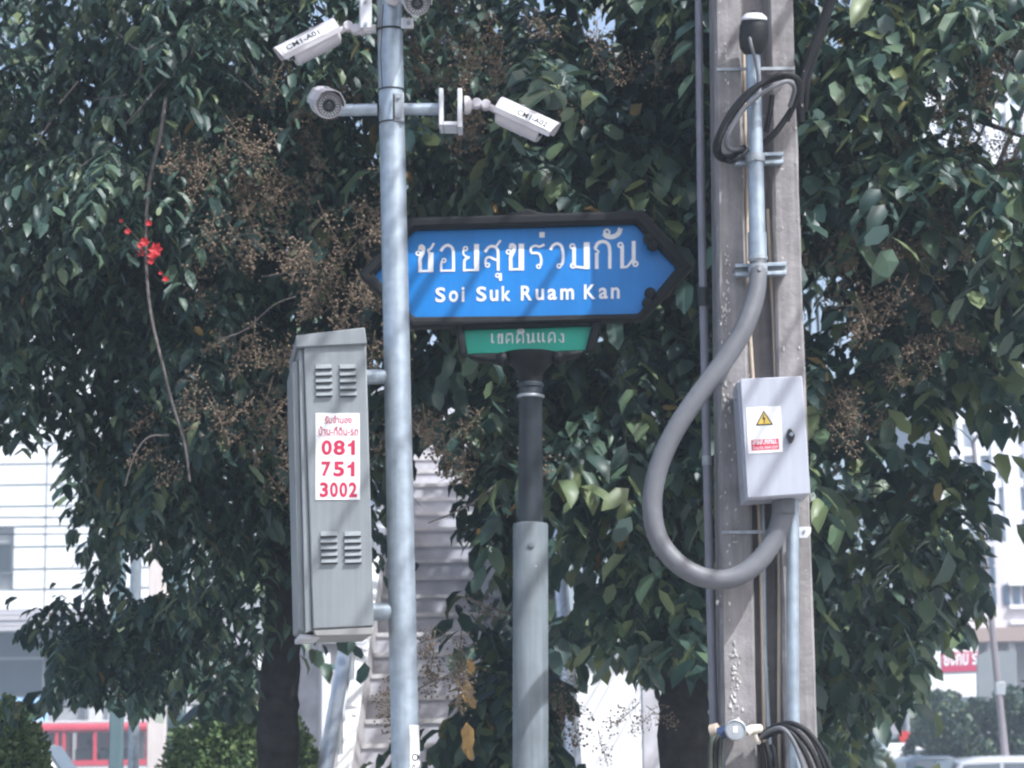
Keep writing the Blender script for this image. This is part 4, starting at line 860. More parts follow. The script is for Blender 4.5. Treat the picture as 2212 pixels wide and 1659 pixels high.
# black cable coil hung on the pole
cc = thing('cable_coil', W(1640, 345, 6.97), 'coil of thick black cables looped over the conduit riser near the top', 'cable')
def cable(pts, r, parent, name='cable', m=M_rubber, n=10):
    return MB().tube(smooth_path([W(x, y, Y) for x, y, Y in pts], 7), r, n).build(name, m, parent)
cable([(1610, 318, 7.07), (1566, 344, 7.05), (1546, 325, 7.0), (1556, 285, 6.985), (1590, 228, 6.975), (1630, 190, 6.965), (1680, 168, 6.965), (1716, 166, 6.985), (1727, 190, 7.02), (1712, 232, 7.05), (1676, 285, 7.06), (1640, 318, 7.075)], .0105, cc)
cable([(1600, 330, 7.07), (1562, 338, 7.04), (1553, 312, 6.975), (1572, 265, 6.97), (1612, 212, 6.955), (1650, 178, 6.95), (1690, 160, 6.955), (1720, 172, 6.99), (1722, 210, 7.03), (1700, 262, 7.055)], .0085, cc)
cable([(1606, 322, 7.06), (1575, 322, 7.0), (1570, 298, 6.965), (1598, 248, 6.955), (1630, 213, 6.945), (1665, 190, 6.945), (1700, 176, 6.955), (1716, 192, 6.99), (1706, 230, 7.04)], .0075, cc, m=M_pvc)
cable([(1562, 345, 7.05), (1580, 350, 6.99), (1602, 338, 6.975), (1616, 322, 6.98)], .0065, cc)
cable([(1668, 205, 7.04), (1664, 240, 7.05), (1655, 285, 7.06)], .009, cc)
cb = thing('cable_bundle', W(1735, 190, 7.1), 'dark cable bundle dropping from the upper right onto the pole', 'cable')
cable([(1840, -150, 7.05), (1792, 0, 7.07), (1765, 80, 7.09), (1740, 150, 7.11), (1728, 210, 7.12), (1730, 262, 7.14)], .0135, cb)
cable([(1850, -150, 7.08), (1799, 0, 7.10), (1772, 84, 7.12), (1748, 158, 7.14), (1738, 240, 7.16)], .011, cb)

# clamp with a round blue end and cables at the foot of the picture
cl = thing('cable_clamp', W(1590, 1600, 7.05), 'round blue ended pipe clamp strapped low on the concrete pole', 'clamp')
dc = W(1589, 1577, 6.99)
MB().lathe(dc + Vector((0, .09, 0)), (0, -1, 0), [(0, .026), (.07, .028), (.08, .0325), (.096, .0325), (.098, .029), (.094, .0285)], 28).build('end_cap', M_galv_dull, cl)
fcx = MB().lathe(dc + Vector((0, -.001, 0)), (0, -1, 0), [(0, .0284), (.001, .027)], 28).build('blue_face', M_bluedev, cl)
MB().box(dc + Vector((-.001, -.004, .002)), (.013, .002, .018)).build('label', M_sticker, fcx, smooth=0)
MB().tube([W(1551, 1585, 7.05), W(1578, 1580, 7.04)], .019, 16).build('side_pipe', mat('deep_blue_plastic', (.03, .055, .13), .4), cl)
MB().tube([W(1537, 1580, 7.06), W(1551, 1576, 7.05)], .021, 16).build('strap_end', M_cream, cl)
MB().tube(smooth_path([W(1611, 1583, 7.02), W(1622, 1576, 7.03), W(1642, 1574, 7.05)]), .014, 14).build('strap_end', mat('cream_ceramic', (.72, .66, .58), .4), cl)
MB().tube(smooth_path([W(1630, 1585, 7.04), W(1634, 1598, 7.05), W(1640, 1604, 7.06)]), .008, 10).build('strap_tail', MATS['cream_ceramic'], cl)
cs = thing('drooping_cables', W(1760, 1659, 7.0), 'bunch of black cables arching down to the right at the foot of the pole', 'cable')
for i, (x1, x2, x3, top_, r, m) in enumerate(((1640, 1715, 1792, 1562, .0085, M_rubber), (1645, 1705, 1770, 1570, .009, M_rubber), (1650, 1700, 1752, 1576, .0085, M_rubber), (1640, 1690, 1736, 1572, .007, M_pvc), (1655, 1720, 1782, 1566, .006, M_rubber))):
    cable([(x1, 1590 + i, 7.06), ((x1 + x2) / 2, top_ + 6, 7.02), (x2, top_ + 2, 6.985), ((x2 + x3) / 2, top_ + 28, 6.97), (x3, 1659, 6.96), (x3 + 22, 1760, 6.96), (x3 + 20, 1900, 7.0)], r, cs, m=m)
dl = thing('hanging_cables', W(1545, 1659, 7.05), 'dark greenish cables hanging below the left of the blue clamp', 'cable')
for i, x in enumerate((1537, 1546, 1557)):
    cable([(1550 + 3 * i, 1588, 7.04), (x, 1604, 7.03), (x - 2, 1640, 7.03), (x - 1, 1720, 7.04), (x, 1900, 7.06)], (.008, .009, .007)[i], dl, m=mat('mossy_cable', (.05, .06, .045), .7, noise=(20, .4)) if i != 1 else M_rubber)
mcable = [(1640, 1600, 7.08), (1648, 1640, 7.07), (1652, 1720, 7.07), (1655, 1900, 7.08)]
for k in range(3): cable([(x + 14 * k, y + 4 * k, Y) for x, y, Y in mcable], .009, dl)

# overhead cables running along the lane above and behind the viewer (their shadows fall on the sign and poles)
rc = np.random.RandomState(41); x = -.15; i = 0
nth = 'first second third fourth fifth sixth seventh eighth ninth tenth eleventh twelfth thirteenth fourteenth fifteenth sixteenth seventeenth eighteenth nineteenth twentieth'.split()
while x < 2.55 and i < 20:
    r = rc.uniform(.010, .024); z = rc.uniform(4.95, 5.35); dx_ = rc.uniform(.08, .14)
    P = [Vector((x + dx_ * (y - 6.4), y, z + .0016 * (y - 4) ** 2)) for y in np.linspace(-26, 34, 25)]
    tag(MB().tube(P, r, 8).build('overhead_cable', M_rubber), nth[i] + ' black overhead cable from the left along the lane', 'cable', 'overhead cables along the lane')
    x += rc.uniform(.07, .24); i += 1
# ------------------------------------------------------------------ foliage
def leaf_mat(name, single, cols, rough=.45, trans=.15):
    m = bpy.data.materials.new(name); m.use_nodes = True; t = m.node_tree; L = t.links.new; b = t.nodes['Principled BSDF']
    if single: s = t.nodes.new('ShaderNodeObjectInfo').outputs['Random']
    else:
        a = t.nodes.new('ShaderNodeAttribute'); a.attribute_name = 'tint'; s = a.outputs['Fac']
    cr = t.nodes.new('ShaderNodeValToRGB'); e = cr.color_ramp.elements
    while len(e) > 1: e.remove(e[-1])
    e[0].position = cols[0][0]; e[0].color = (*cols[0][1], 1)
    for p, c in cols[1:]:
        q = e.new(p); q.color = (*c, 1)
    L(s, cr.inputs[0]); L(cr.outputs[0], b.inputs['Base Color']); b.inputs['Roughness'].default_value = rough
    tr = t.nodes.new('ShaderNodeBsdfTranslucent'); hs = t.nodes.new('ShaderNodeHueSaturation'); hs.inputs['Value'].default_value = 1.5; hs.inputs['Hue'].default_value = .48
    L(cr.outputs[0], hs.inputs['Color']); L(hs.outputs[0], tr.inputs[0])
    mx = t.nodes.new('ShaderNodeMixShader'); mx.inputs[0].default_value = trans; L(b.outputs[0], mx.inputs[1]); L(tr.outputs[0], mx.inputs[2])
    L(mx.outputs[0], t.nodes['Material Output'].inputs[0]); return m
C_A = [(0, (.020, .048, .044)), (.45, (.034, .070, .056)), (.78, (.070, .120, .078)), (.992, (.14, .18, .085)), (1.0, (.28, .16, .04))]
C_B = [(0, (.021, .050, .046)), (.5, (.038, .076, .060)), (.78, (.088, .142, .082)), (.992, (.18, .22, .09)), (1.0, (.30, .15, .04))]
LM = {'A': (leaf_mat('leaf_drooping', 0, C_A), leaf_mat('leaf_drooping_single', 1, C_A)), 'B': (leaf_mat('leaf_broad', 0, C_B), leaf_mat('leaf_broad_single', 1, C_B))}

# one leaf: 8 vertices, folded along the midrib and curved; x along, y across, z up (unit length)
LEAF_F = [(0, 1, 4), (1, 2, 5, 4), (2, 3, 5), (0, 6, 1), (1, 6, 7, 2), (2, 7, 3)]
def leaf_verts(wr):
    h = wr / 2
    return np.array([(0, 0, 0), (.36, 0, .02), (.74, 0, -.02), (1, 0, -.12), (.30, h, .07), (.74, h * .90, .03), (.30, -h, .07), (.74, -h * .90, .03)])

def norm(a): return a / np.maximum(np.linalg.norm(a, axis=-1, keepdims=True), 1e-9)

def make_sprays(rs, C, D, Ln, M, ll, droop, jit=.17, hang=.8):
    """C, D: (n,3) starts and directions; Ln (n,) lengths; M leaves each. Returns leaf base, axis, normal, size and the twig points"""
    n = len(C); t = np.linspace(.18, 1, M)[None, :, None]; dn = np.array([0, 0, -1.0])
    D = norm(D); L3 = Ln[:, None, None]; dr = droop[:, None, None]
    pos = C[:, None] + D[:, None] * L3 * t + dn * dr * L3 * t ** 2
    td = norm(D[:, None] + dn * 2 * dr * t)
    sd = norm(np.cross(td, np.array([0.02, 0.01, 1.0]))); sg = np.where(np.arange(M) % 2 == 0, 1, -1)[None, :, None]
    ax = norm(.55 * td + .75 * sd * sg + dn * rs.uniform(.1, hang, (n, M, 1)) + rs.normal(0, jit, (n, M, 3)))
    nm = np.array([0, -.15, 1.0]) + rs.normal(0, .20, (n, 1, 3)) + rs.normal(0, .22, (n, M, 3)); r_ = norm(np.cross(nm, ax)); nm = np.cross(ax, r_)
    sz = ll * rs.uniform(.8, 1.15, (n, 1)) * rs.uniform(.6, 1.2, (n, M)) * np.linspace(.85, 1.05, M)[None]
    tw = C[:, None] + D[:, None] * L3 * np.linspace(0, 1, 4)[None, :, None] + dn * dr * L3 * np.linspace(0, 1, 4)[None, :, None] ** 2
    return pos.reshape(-1, 3), ax.reshape(-1, 3), r_.reshape(-1, 3), nm.reshape(-1, 3), sz.reshape(-1), tw

def fast_mesh(name, V, F3, attr=None):
    """V (n,3), F3 list of equal-length face arrays (loops)"""
    me = bpy.data.meshes.new(name); me.vertices.add(len(V)); me.vertices.foreach_set('co', np.ascontiguousarray(V, np.float32).ravel())
    loops = np.concatenate([f.ravel() for f in F3]).astype(np.int32); sizes = np.concatenate([np.full(len(f), f.shape[1]) for f in F3])
    me.loops.add(len(loops)); me.loops.foreach_set('vertex_index', loops)
    st = np.concatenate([[0], np.cumsum(sizes)[:-1]]).astype(np.int32); me.polygons.add(len(sizes)); me.polygons.foreach_set('loop_start', st)
    if attr is not None:
        a = me.attributes.new('tint', 'FLOAT', 'POINT'); a.data.foreach_set('value', np.ascontiguousarray(attr, np.float32))
    me.update(calc_edges=True); return me

def leaves_obj(name, P, A, Rr, Nn, Sz, wr, m, parent, rs):
    lv = leaf_verts(wr); n = len(P); wv = rs.uniform(.72, 1.3, (n, 1, 1)); cv = rs.uniform(-.4, 2.6, (n, 1, 1))   # every leaf its own width and curl
    V = P[:, None] + (A[:, None] * lv[None, :, 0:1] + Rr[:, None] * lv[None, :, 1:2] * wv + Nn[:, None] * lv[None, :, 2:3] * cv) * Sz[:, None, None]
    V = V.reshape(-1, 3) - np.array(parent_origin(parent)); o = np.arange(n)[:, None] * 8
    T = np.concatenate([o + np.array([f]) for f in LEAF_F if len(f) == 3]); Q = np.concatenate([o + np.array([f]) for f in LEAF_F if len(f) == 4])
    me = fast_mesh(name, V, [T, Q], np.repeat(rs.uniform(0, 1, n), 8)); me.materials.append(m)
    ob = bpy.data.objects.new(name, me); COL.objects.link(ob); ob.parent = parent; ob['kind'] = 'stuff'; return ob

def twigs_obj(tw, r, parent, m):
    n, k, _ = tw.shape; off = np.array([(r, 0, 0), (-r * .5, r * .87, 0), (-r * .5, -r * .87, 0)]); tp = np.linspace(1, .4, k)
    V = (tw[:, :, None] + off[None, None] * tp[None, :, None, None]).reshape(-1, 3) - np.array(parent_origin(parent))
    b = (np.arange(n)[:, None] * k + np.arange(k - 1)[None]).reshape(-1, 1) * 3; F = []
    for j in range(3): F.append(np.concatenate([b + j, b + (j + 1) % 3, b + (j + 1) % 3 + 3, b + j + 3], 1))
    me = fast_mesh('twigs', V, F); me.materials.append(m); o = bpy.data.objects.new('twigs', me); COL.objects.link(o); o.parent = parent; o['kind'] = 'stuff'; return o

def blob_points(rs, blobs, per):
    """blobs: (px, py, Y, rx, ry, rdepth, density)"""
    C = []; O = []
    for (px_, py_, Y, rx, ry, rd, den) in blobs:
        n = max(4, int(per * den * rx * ry / 1e4)); c = np.array(W(px_, py_, Y))
        v = rs.normal(0, 1, (n, 3)); v = norm(v) * rs.uniform(.12, 1, (n, 1)) ** (1 / 2.4)
        C.append(c + v * np.array([S(rx, Y), rd, S(ry, Y)])); O.append(v)
    return np.concatenate(C), np.concatenate(O)

def in_gaps(P, gaps):
    q = toP(P); bad = np.zeros(len(P), bool)
    for gx, gy, rx, ry in gaps: bad |= ((q[:, 0] - gx) / rx) ** 2 + ((q[:, 1] - gy) / ry) ** 2 < 1
    return bad

def tree(name, label, trunk, rad, blobs, per, kind, ll, wr, gaps, seed, singles, group=None, M=11, droop=(.25, .8), slen=(.28, .5), bough=.34, front=False, limbs=None, bark=M_bark):
    rs = np.random.RandomState(seed)
    if front: blobs = [(a, b, Y + (.9 * min(1, max(0, b - 850) / 350) - .45 * min(1, max(0, 650 - b) / 300)) * (1 if Y > 9 else .5), c, d, e, f) for a, b, Y, c, d, e, f in blobs]  # upper crown pushed forward, lower crown back, so the overhang shades it
    P = [Vector(p) for p in trunk]; base = Vector((P[0].x, P[0].y, .10))
    t = thing(name, base, label, 'tree', group)
    sp = smooth_path(P, 5); rr = np.interp(np.linspace(0, 1, len(sp)), np.linspace(0, 1, len(rad)), rad)
    MB().tube(sp, [r * (1 + .06 * math.sin(i * 2.3)) for i, r in enumerate(rr)], 16).build('trunk', bark, t)
    NB = 13                                     # sprays are gathered on boughs, so that the crown breaks into clumps
    C, O = blob_points(rs, blobs, per / NB); ok = ~in_gaps(C, gaps) & ~in_gaps(C + np.array([0, 0, -.2]), gaps); C, O = C[ok], O[ok]
    H = norm(O * np.array([1, .9, .25]) + rs.normal(0, .35, C.shape) + np.array([.0, -.35, -.05]))
    C = np.repeat(C, NB, 0); H = np.repeat(H, NB, 0); u_ = rs.uniform(-.55, .75, (len(C), 1))
    C = C + H * u_ * bough + rs.normal(0, .035, C.shape) - np.array([0, 0, 1]) * np.maximum(u_, 0) ** 2 * bough * .45
    ok = ~in_gaps(C, gaps) & ~in_gaps(C + np.array([0, 0, -.15]), gaps); C, H = C[ok], H[ok]
    # limbs from the trunk to the blob centres
    mbs = []
    for (px_, py_, Y, rx, ry, rd, den) in blobs:
        if py_ > 1150 and max(rx, ry) < 185: continue
        e = W(px_, py_, Y); k = min(range(len(sp)), key=lambda i: (sp[i] - e).length + max(0, sp[i].z - e.z + .3) * 1.2)
        s = sp[k]; ln = (e - s).length; mid = s.lerp(e, .5) + Vector((rs.uniform(-.1, .1), rs.uniform(-.1, .1), .12 * ln))
        MB().tube(smooth_path([s, mid, s.lerp(e, .8)], 5), list(np.linspace(min(.034, rr[k] * .5, .00013 * (rx + ry) * .5), .005, 11)), 8).build('limb', bark, t)
    n = len(C); D = H * .75 + rs.normal(0, .50, (n, 3)) * np.array([1, .8, .45]) + np.array([0, -.1, -.05])
    Pp, A, Rr, Nn, Sz, tw = make_sprays(rs, C, D, rs.uniform(*slen, n), M, ll, rs.uniform(*droop, n))
    ok = ~in_gaps(Pp, [(g[0], g[1], g[2] * .92, g[3] * .92) for g in gaps]) & (Pp[:, 2] > 1.2)
    Pp, A, Rr, Nn, Sz = Pp[ok], A[ok], Rr[ok], Nn[ok], Sz[ok]
    if singles:
        q = toP(Pp); inside = (q[:, 0] > 5) & (q[:, 0] < 2207) & (q[:, 1] > 5) & (q[:, 1] < 1650)
        score = np.where(inside, Sz / Pp[:, 1] ** 1.6, -1)
        pick = np.argsort(-score)[:singles]
        M3 = []
        for wv, cv in ((.85, 1.8), (1.0, .6), (1.2, 2.4)):
            me0 = bpy.data.meshes.new('leaf'); me0.from_pydata([(v[0], v[1] * wv, v[2] * cv) for v in leaf_verts(wr)], [], LEAF_F); me0.materials.append(LM[kind][1]); M3.append(me0)
        for i in pick:
            o = bpy.data.objects.new('leaf', M3[i % 3]); COL.objects.link(o); o.parent = t; s = float(Sz[i]); p = Vector(Pp[i]) - base
            o.matrix_local = Matrix(((A[i][0] * s, Rr[i][0] * s, Nn[i][0] * s, p.x), (A[i][1] * s, Rr[i][1] * s, Nn[i][1] * s, p.y), (A[i][2] * s, Rr[i][2] * s, Nn[i][2] * s, p.z), (0, 0, 0, 1)))
        keep = np.ones(len(Pp), bool); keep[pick] = False
        Pp, A, Rr, Nn, Sz = Pp[keep], A[keep], Rr[keep], Nn[keep], Sz[keep]
    leaves_obj('crown', Pp, A, Rr, Nn, Sz, wr, LM[kind][0], t, rs)
    q_ = in_gaps(tw[:, 2], [(g[0], g[1], g[2] * 1.15, g[3] * 1.15) for g in gaps]) | in_gaps(tw[:, 3], gaps)
    twigs_obj(tw[~q_][:, :3], .0022, t, M_twig)
    print(name, 'leaves', len(Pp)); return t

GAPS = [(60, 1130, 100, 170), (-10, 1040, 90, 95), (120, 1010, 30, 45), (30, 1440, 100, 70), (150, 1230, 40, 40), (310, 1235, 52, 55), (1305, 45, 34, 52), (930, 1080, 66, 150), (935, 1290, 52, 110), (905, 1480, 120, 90), (1000, 1200, 40, 60),
        (1320, 1545, 122, 122), (1480, 1540, 70, 130), (604, 1500, 58, 130), (640, 1545, 90, 110), (560, 1590, 120, 70), (200, 1612, 240, 112), (1610, 1640, 80, 60), (2150, 300, 60, 70), (2110, 950, 60, 50), (2180, 1060, 60, 70), (2160, 1200, 60, 90), (2180, 1360, 80, 110), (2050, 1480, 75, 70), (2000, 1590, 160, 60), (2140, 1560, 90, 120),
        (1080, 190, 14, 14), (1255, 350, 12, 12), (100, 95, 28, 24), (190, 1130, 22, 26), (430, 1625, 160, 115), (2075, 1420, 88, 62), (2135, 1430, 60, 55), (700, 25, 22, 20), (600, 330, 10, 10)]
# left tree: narrow drooping leaves
blobsA = [(60, 120, 10.2, 330, 260, 1.0, 1), (380, 60, 10.0, 300, 240, 1.0, 1), (640, 160, 10.3, 240, 240, .9, 1), (120, 430, 10.0, 300, 260, .9, 1.1), (420, 400, 9.6, 280, 240, .9, 1.1), (660, 480, 9.7, 230, 230, .8, 1.0),
          (80, 740, 10.0, 260, 240, .9, 1.2), (330, 760, 9.7, 260, 230, .9, 1.1), (560, 800, 9.6, 200, 230, .8, 1.0), (250, 1010, 9.8, 210, 180, .7, 1.2), (470, 1060, 9.4, 200, 200, .6, 1.0), (600, 1130, 9.7, 90, 220, .4, .9),
          (330, 1330, 9.6, 150, 110, .5, 1.3), (480, 1400, 9.5, 130, 110, .4, 1.4), (250, 1440, 9.5, 130, 70, .4, 1.4), (400, 1470, 9.6, 130, 60, .4, 1.4), (140, 1265, 9.8, 110, 42, .25, 1.3), (205, 1180, 9.8, 80, 90, .4, 1.3), (40, 1320, 9.8, 45, 18, .12, 1.3), (165, 1375, 9.7, 70, 65, .3, 1.3), (110, 1450, 9.7, 50, 50, .3, 1.2),
          (-350, 200, 10.4, 300, 500, 1.1, .6), (-330, 800, 10.2, 260, 260, 1.0, .6), (100, -350, 10.0, 450, 280, 1.3, .7), (600, -350, 9.8, 380, 300, 1.2, .7), (350, -250, 9.0, 400, 160, .5, .6), (780, 120, 8.8, 200, 220, .35, .8), (520, 20, 8.9, 220, 180, .35, .7), (700, -200, 8.7, 300, 200, .4, .7)]  # last clumps overhang in front, added to shade the leaves below
trA = [W(598, 1800, 9.6), W(600, 1659, 9.6), W(603, 1500, 9.6), W(612, 1340, 9.65), W(610, 1100, 9.75), W(592, 700, 9.9), W(580, 300, 10.0), W(575, 0, 10.0), W(590, -500, 10.1), W(600, -900, 10.1)]
trA[0] = Vector((trA[0].x, trA[0].y, .1))
TA = tree('drooping_tree', 'dark trunked tree at left with narrow drooping leaves behind the cabinet', trA, [.10, .088, .083, .078, .075, .07, .066, .06, .05, .03], blobsA, 34, 'A', .084, .36, GAPS, 11, 300, M=14, droop=(.4, 1.1), slen=(.26, .42), front=True)
# right tree: broad leaves
blobsB = [(960, 90, 10.3, 230, 240, .9, .8), (1200, 250, 9.6, 260, 260, .8, 1.1), (1450, 120, 9.9, 260, 250, .9, 1.0), (1000, 420, 9.8, 220, 220, .8, 1.0), (1380, 420, 9.5, 260, 200, .7, 1.1), (800, 650, 9.8, 180, 200, .7, .9), (1000, 850, 9.6, 200, 180, .6, 1.0),
          (1300, 800, 9.6, 280, 200, .7, 1.2), (1420, 1080, 9.5, 180, 190, .7, 1.3), (1270, 1130, 9.6, 130, 180, .6, 1.2), (1090, 1090, 9.5, 90, 110, .4, 1.1), (1060, 1400, 9.4, 90, 130, .35, 1.1), (1280, 1390, 9.4, 170, 110, .5, 1.3), (1180, 1490, 9.4, 110, 70, .3, 1.1), (1460, 1370, 9.3, 110, 130, .4, 1.2), (1330, 1490, 9.5, 70, 30, .2, 1.0),
          (1700, 300, 9.8, 220, 330, .8, 1.0), (1880, 150, 9.3, 250, 200, .8, 1.1), (2130, 150, 10.0, 200, 200, .9, .8), (1900, 450, 9.2, 240, 200, .7, 1.1), (2120, 520, 9.6, 180, 210, .8, 1.0), (1860, 760, 9.3, 200, 180, .7, 1.2), (2080, 800, 9.5, 180, 150, .6, 1.1), (1850, 1050, 9.4, 180, 180, .7, 1.3), (2030, 1080, 9.4, 120, 130, .5, 1.1),
          (1830, 1320, 9.3, 160, 140, .5, 1.3), (2000, 1290, 9.4, 130, 110, .4, 1.1), (1850, 1460, 9.3, 130, 70, .35, 1.3), (1960, 1440, 9.3, 80, 70, .3, 1.1), (1880, 1540, 9.3, 60, 50, .2, 1.2), (1640, 1150, 9.8, 150, 300, .6, 1.0), (2090, 1200, 9.4, 60, 110, .3, .9), (2190, 880, 9.6, 60, 60, .4, .8),
          (2500, 300, 10.2, 260, 450, 1.1, .6), (2480, 850, 10.2, 220, 220, 1.0, .5), (1200, -350, 9.9, 420, 280, 1.2, .7), (1750, -350, 9.6, 420, 280, 1.2, .7), (2300, -350, 9.8, 380, 280, 1.2, .6), (2380, 330, 8.7, 190, 330, .4, .8), (2080, 60, 8.6, 200, 170, .35, .7), (1130, 240, 8.8, 220, 180, .35, .7), (1450, -150, 8.7, 300, 200, .4, .7), (1650, 60, 8.8, 160, 200, .3, .6), (1480, 1050, 8.6, 130, 150, .22, 1.3), (1470, 1260, 8.6, 120, 110, .2, 1.3), (1400, 900, 8.6, 130, 110, .25, 1.0)]  # some clumps added in front and beyond the frame to cast shade
trB = [W(1478, 1800, 9.2), W(1478, 1659, 9.2), W(1478, 1500, 9.2), W(1480, 1340, 9.25), W(1476, 1000, 9.35), W(1472, 600, 9.5), W(1468, 200, 9.6), W(1462, -100, 9.7), W(1480, -500, 9.8), W(1500, -900, 9.8)]
trB[0] = Vector((trB[0].x, trB[0].y, .1))
TB = tree('broad_leaved_tree', 'broad leaved tree with brown fruit sprays behind the blue sign and concrete pole', trB, [.12, .103, .098, .09, .085, .08, .074, .066, .05, .03], blobsB, 20, 'B', .126, .43, GAPS, 23, 300, M=11, droop=(.25, .85), slen=(.32, .52), bough=.40, front=True)
# trees farther back fill the gaps with shade
blobsC = [(150, 250, 14, 480, 380, 1.5, 1), (700, 200, 14.5, 420, 400, 1.5, 1), (300, 720, 14, 330, 260, 1.2, 1), (620, 900, 14, 200, 320, .9, 1), (430, 1180, 13.5, 190, 150, .8, 1), (-300, 500, 14, 350, 400, 1.5, .6), (300, -350, 14, 600, 300, 1.5, .5), (350, 1390, 13, 140, 80, .5, 1)]
tr = [Vector((W(603, 1659, 13.5).x, 13.6, .1)), W(603, 1300, 13.6), W(560, 700, 13.9), W(440, 0, 14.1), W(430, -600, 14.2)]
tree('shade_tree', 'shaded tree standing farther back behind the left tree', tr, [.10, .09, .07, .05, .02], blobsC, 11, 'A', .17, .5, GAPS, 5, 0, 'shade trees farther back', M=9, slen=(.4, .7))
blobsD = [(1150, 300, 17, 380, 380, 1.6, 1), (1650, 250, 15, 420, 400, 1.6, 1), (1330, 800, 17, 340, 250, 1.3, 1.2), (1800, 800, 15, 330, 300, 1.3, 1), (1440, 1180, 17, 230, 230, .9, 1), (1830, 1230, 14.5, 190, 210, .9, 1), (1680, 1380, 14.5, 120, 150, .8, 1), (2080, 300, 15.5, 300, 300, 1.4, .6), (1500, -350, 15, 700, 300, 1.6, .5), (1270, 1380, 15, 120, 90, .4, 1)]
tr = [Vector((W(1640, 1659, 14.5).x, 14.6, .1)), W(1640, 1300, 14.7), W(1640, 700, 15), W(1620, 0, 15.2), W(1600, -600, 15.2)]
tree('shade_tree', 'shaded tree standing farther back behind the right tree', tr, [.11, .10, .08, .05, .02], blobsD, 11, 'B', .19, .5, GAPS, 6, 0, 'shade trees farther back', M=9, slen=(.45, .8))

# bare and woody branches that show in front of the leaves
def bare(pts, Y, r0, r1, parent):
    Y = Y - .6; P = smooth_path([W(x, y, Y + dy) for x, y, dy in pts], 6); MB().tube(P, list(np.linspace(S(r0 * .62, Y), S(r1 * .62, Y), len(P))), 8).build('branch', M_branch, parent)
for pts, r0, r1, Y in (([(358, 215, 0), (345, 300, -.03), (322, 400, 0), (315, 520, .02), (319, 620, 0), (330, 700, 0), (352, 790, -.02), (372, 870, 0), (398, 955, .02), (410, 1040, .05)], 7, 4.5, 8.75),
                       ([(388, 66, .1), (352, 88, 0), (313, 112, -.05), (305, 150, 0), (298, 190, .05)], 6.5, 4, 8.9), ([(313, 112, 0), (285, 100, .1), (255, 70, .2)], 5, 3, 8.9), ([(362, 168, .1), (330, 200, 0), (300, 238, -.03), (272, 268, .05)], 5, 4.5, 8.9),
                       ([(272, 205, 0), (245, 210, 0), (205, 215, .1)], 3.5, 2, 8.9), ([(470, 115, 0), (510, 160, 0), (555, 205, 0)], 1.8, 1.2, 8.8), ([(535, 125, 0), (548, 150, 0), (560, 178, 0)], 3, 2, 8.8), ([(170, 175, 0), (145, 205, 0), (128, 225, 0)], 4.5, 3, 9.0), ([(108, 265, 0), (92, 290, 0), (78, 315, 0)], 4, 2.5, 9.0),
                       ([(255, 305, 0), (215, 330, 0), (175, 360, 0)], 3.5, 2.5, 8.9), ([(365, 940, 0), (320, 945, 0), (290, 985, 0), (270, 1050, 0)], 4, 2, 8.8), ([(495, 512, 0), (540, 505, 0), (600, 495, 0)], 1.6, 1.2, 8.8), ([(565, 598, 0), (620, 590, 0), (690, 588, 0)], 2, 1.5, 8.8), ([(470, 735, 0), (530, 712, 0), (590, 660, 0), (640, 640, 0)], 3, 2, 8.8)):
    bare(pts, Y, r0, r1, TA)
for pts, r0, r1, Y in (([(925, 1130, 0), (975, 1110, 0), (1030, 1080, .1), (1080, 1040, .2)], 2.6, 3.5, 9.0), ([(990, 1285, 0), (1040, 1305, .05), (1110, 1330, .2)], 3, 5, 9.2), ([(2200, 340, 0), (2165, 352, 0), (2130, 372, .1)], 7, 5, 9.2), ([(1860, 175, 0), (1890, 210, 0), (1925, 255, 0)], 3, 2, 8.9), ([(1830, 420, 0), (1805, 440, 0), (1790, 450, 0)], 4, 3, 8.9), ([(1990, 560, 0), (2010, 600, 0), (2040, 640, 0)], 2, 1.5, 8.9), ([(2170, 600, 0), (2195, 585, 0), (2230, 580, 0)], 5, 4, 9.1), ([(880, 1500, 0), (940, 1470, 0), (1010, 1440, 0)], 2, 3, 9.1)):
    bare(pts, Y, r0, r1, TB)

# brown fruit sprays
def panicle_mesh(seed):
    rs = np.random.RandomState(seed); mb = MB(); bm = bmesh.new(); bmesh.ops.create_icosphere(bm, subdivisions=1, radius=1)
    sv = [v.co.copy() for v in bm.verts]; sf = [tuple(v.index for v in f.verts) for f in bm.faces]; bm.free()
    L = .26; st = [Vector((0, 0, 0)), Vector((.02, 0, -.10)), Vector((.03, .01, -.20)), Vector((.03, .01, -.28))]; mb.tube(st, [.003, .0025, .002, .0012], 5)
    for k in range(13):
        t = .12 + .85 * k / 13; p = Vector((.03 * t, 0, -.28 * t)); a = k * 2.4 + rs.uniform(-.4, .4); ln = .10 * (1.1 - t * .75)
        q = p + Vector((math.cos(a) * ln, math.sin(a) * ln, -.25 * ln)); mb.tube([p, q], [.0016, .001], 4)
        for j in range(4):
            c = p.lerp(q, .3 + .7 * j / 3) + Vector(rs.normal(0, .014, 3)); r = rs.uniform(.0050, .0085)
            mb.add([c + v * r for v in sv], sf)
    me = bpy.data.meshes.new('fruit_spray'); me.from_pydata([tuple(v) for v in mb.v], [], mb.f); me.materials.append(M_capsule)
    me.polygons.foreach_set('use_smooth', [True] * len(me.polygons)); return me
PM = [panicle_mesh(i) for i in range(5)]
rs = np.random.RandomState(77)
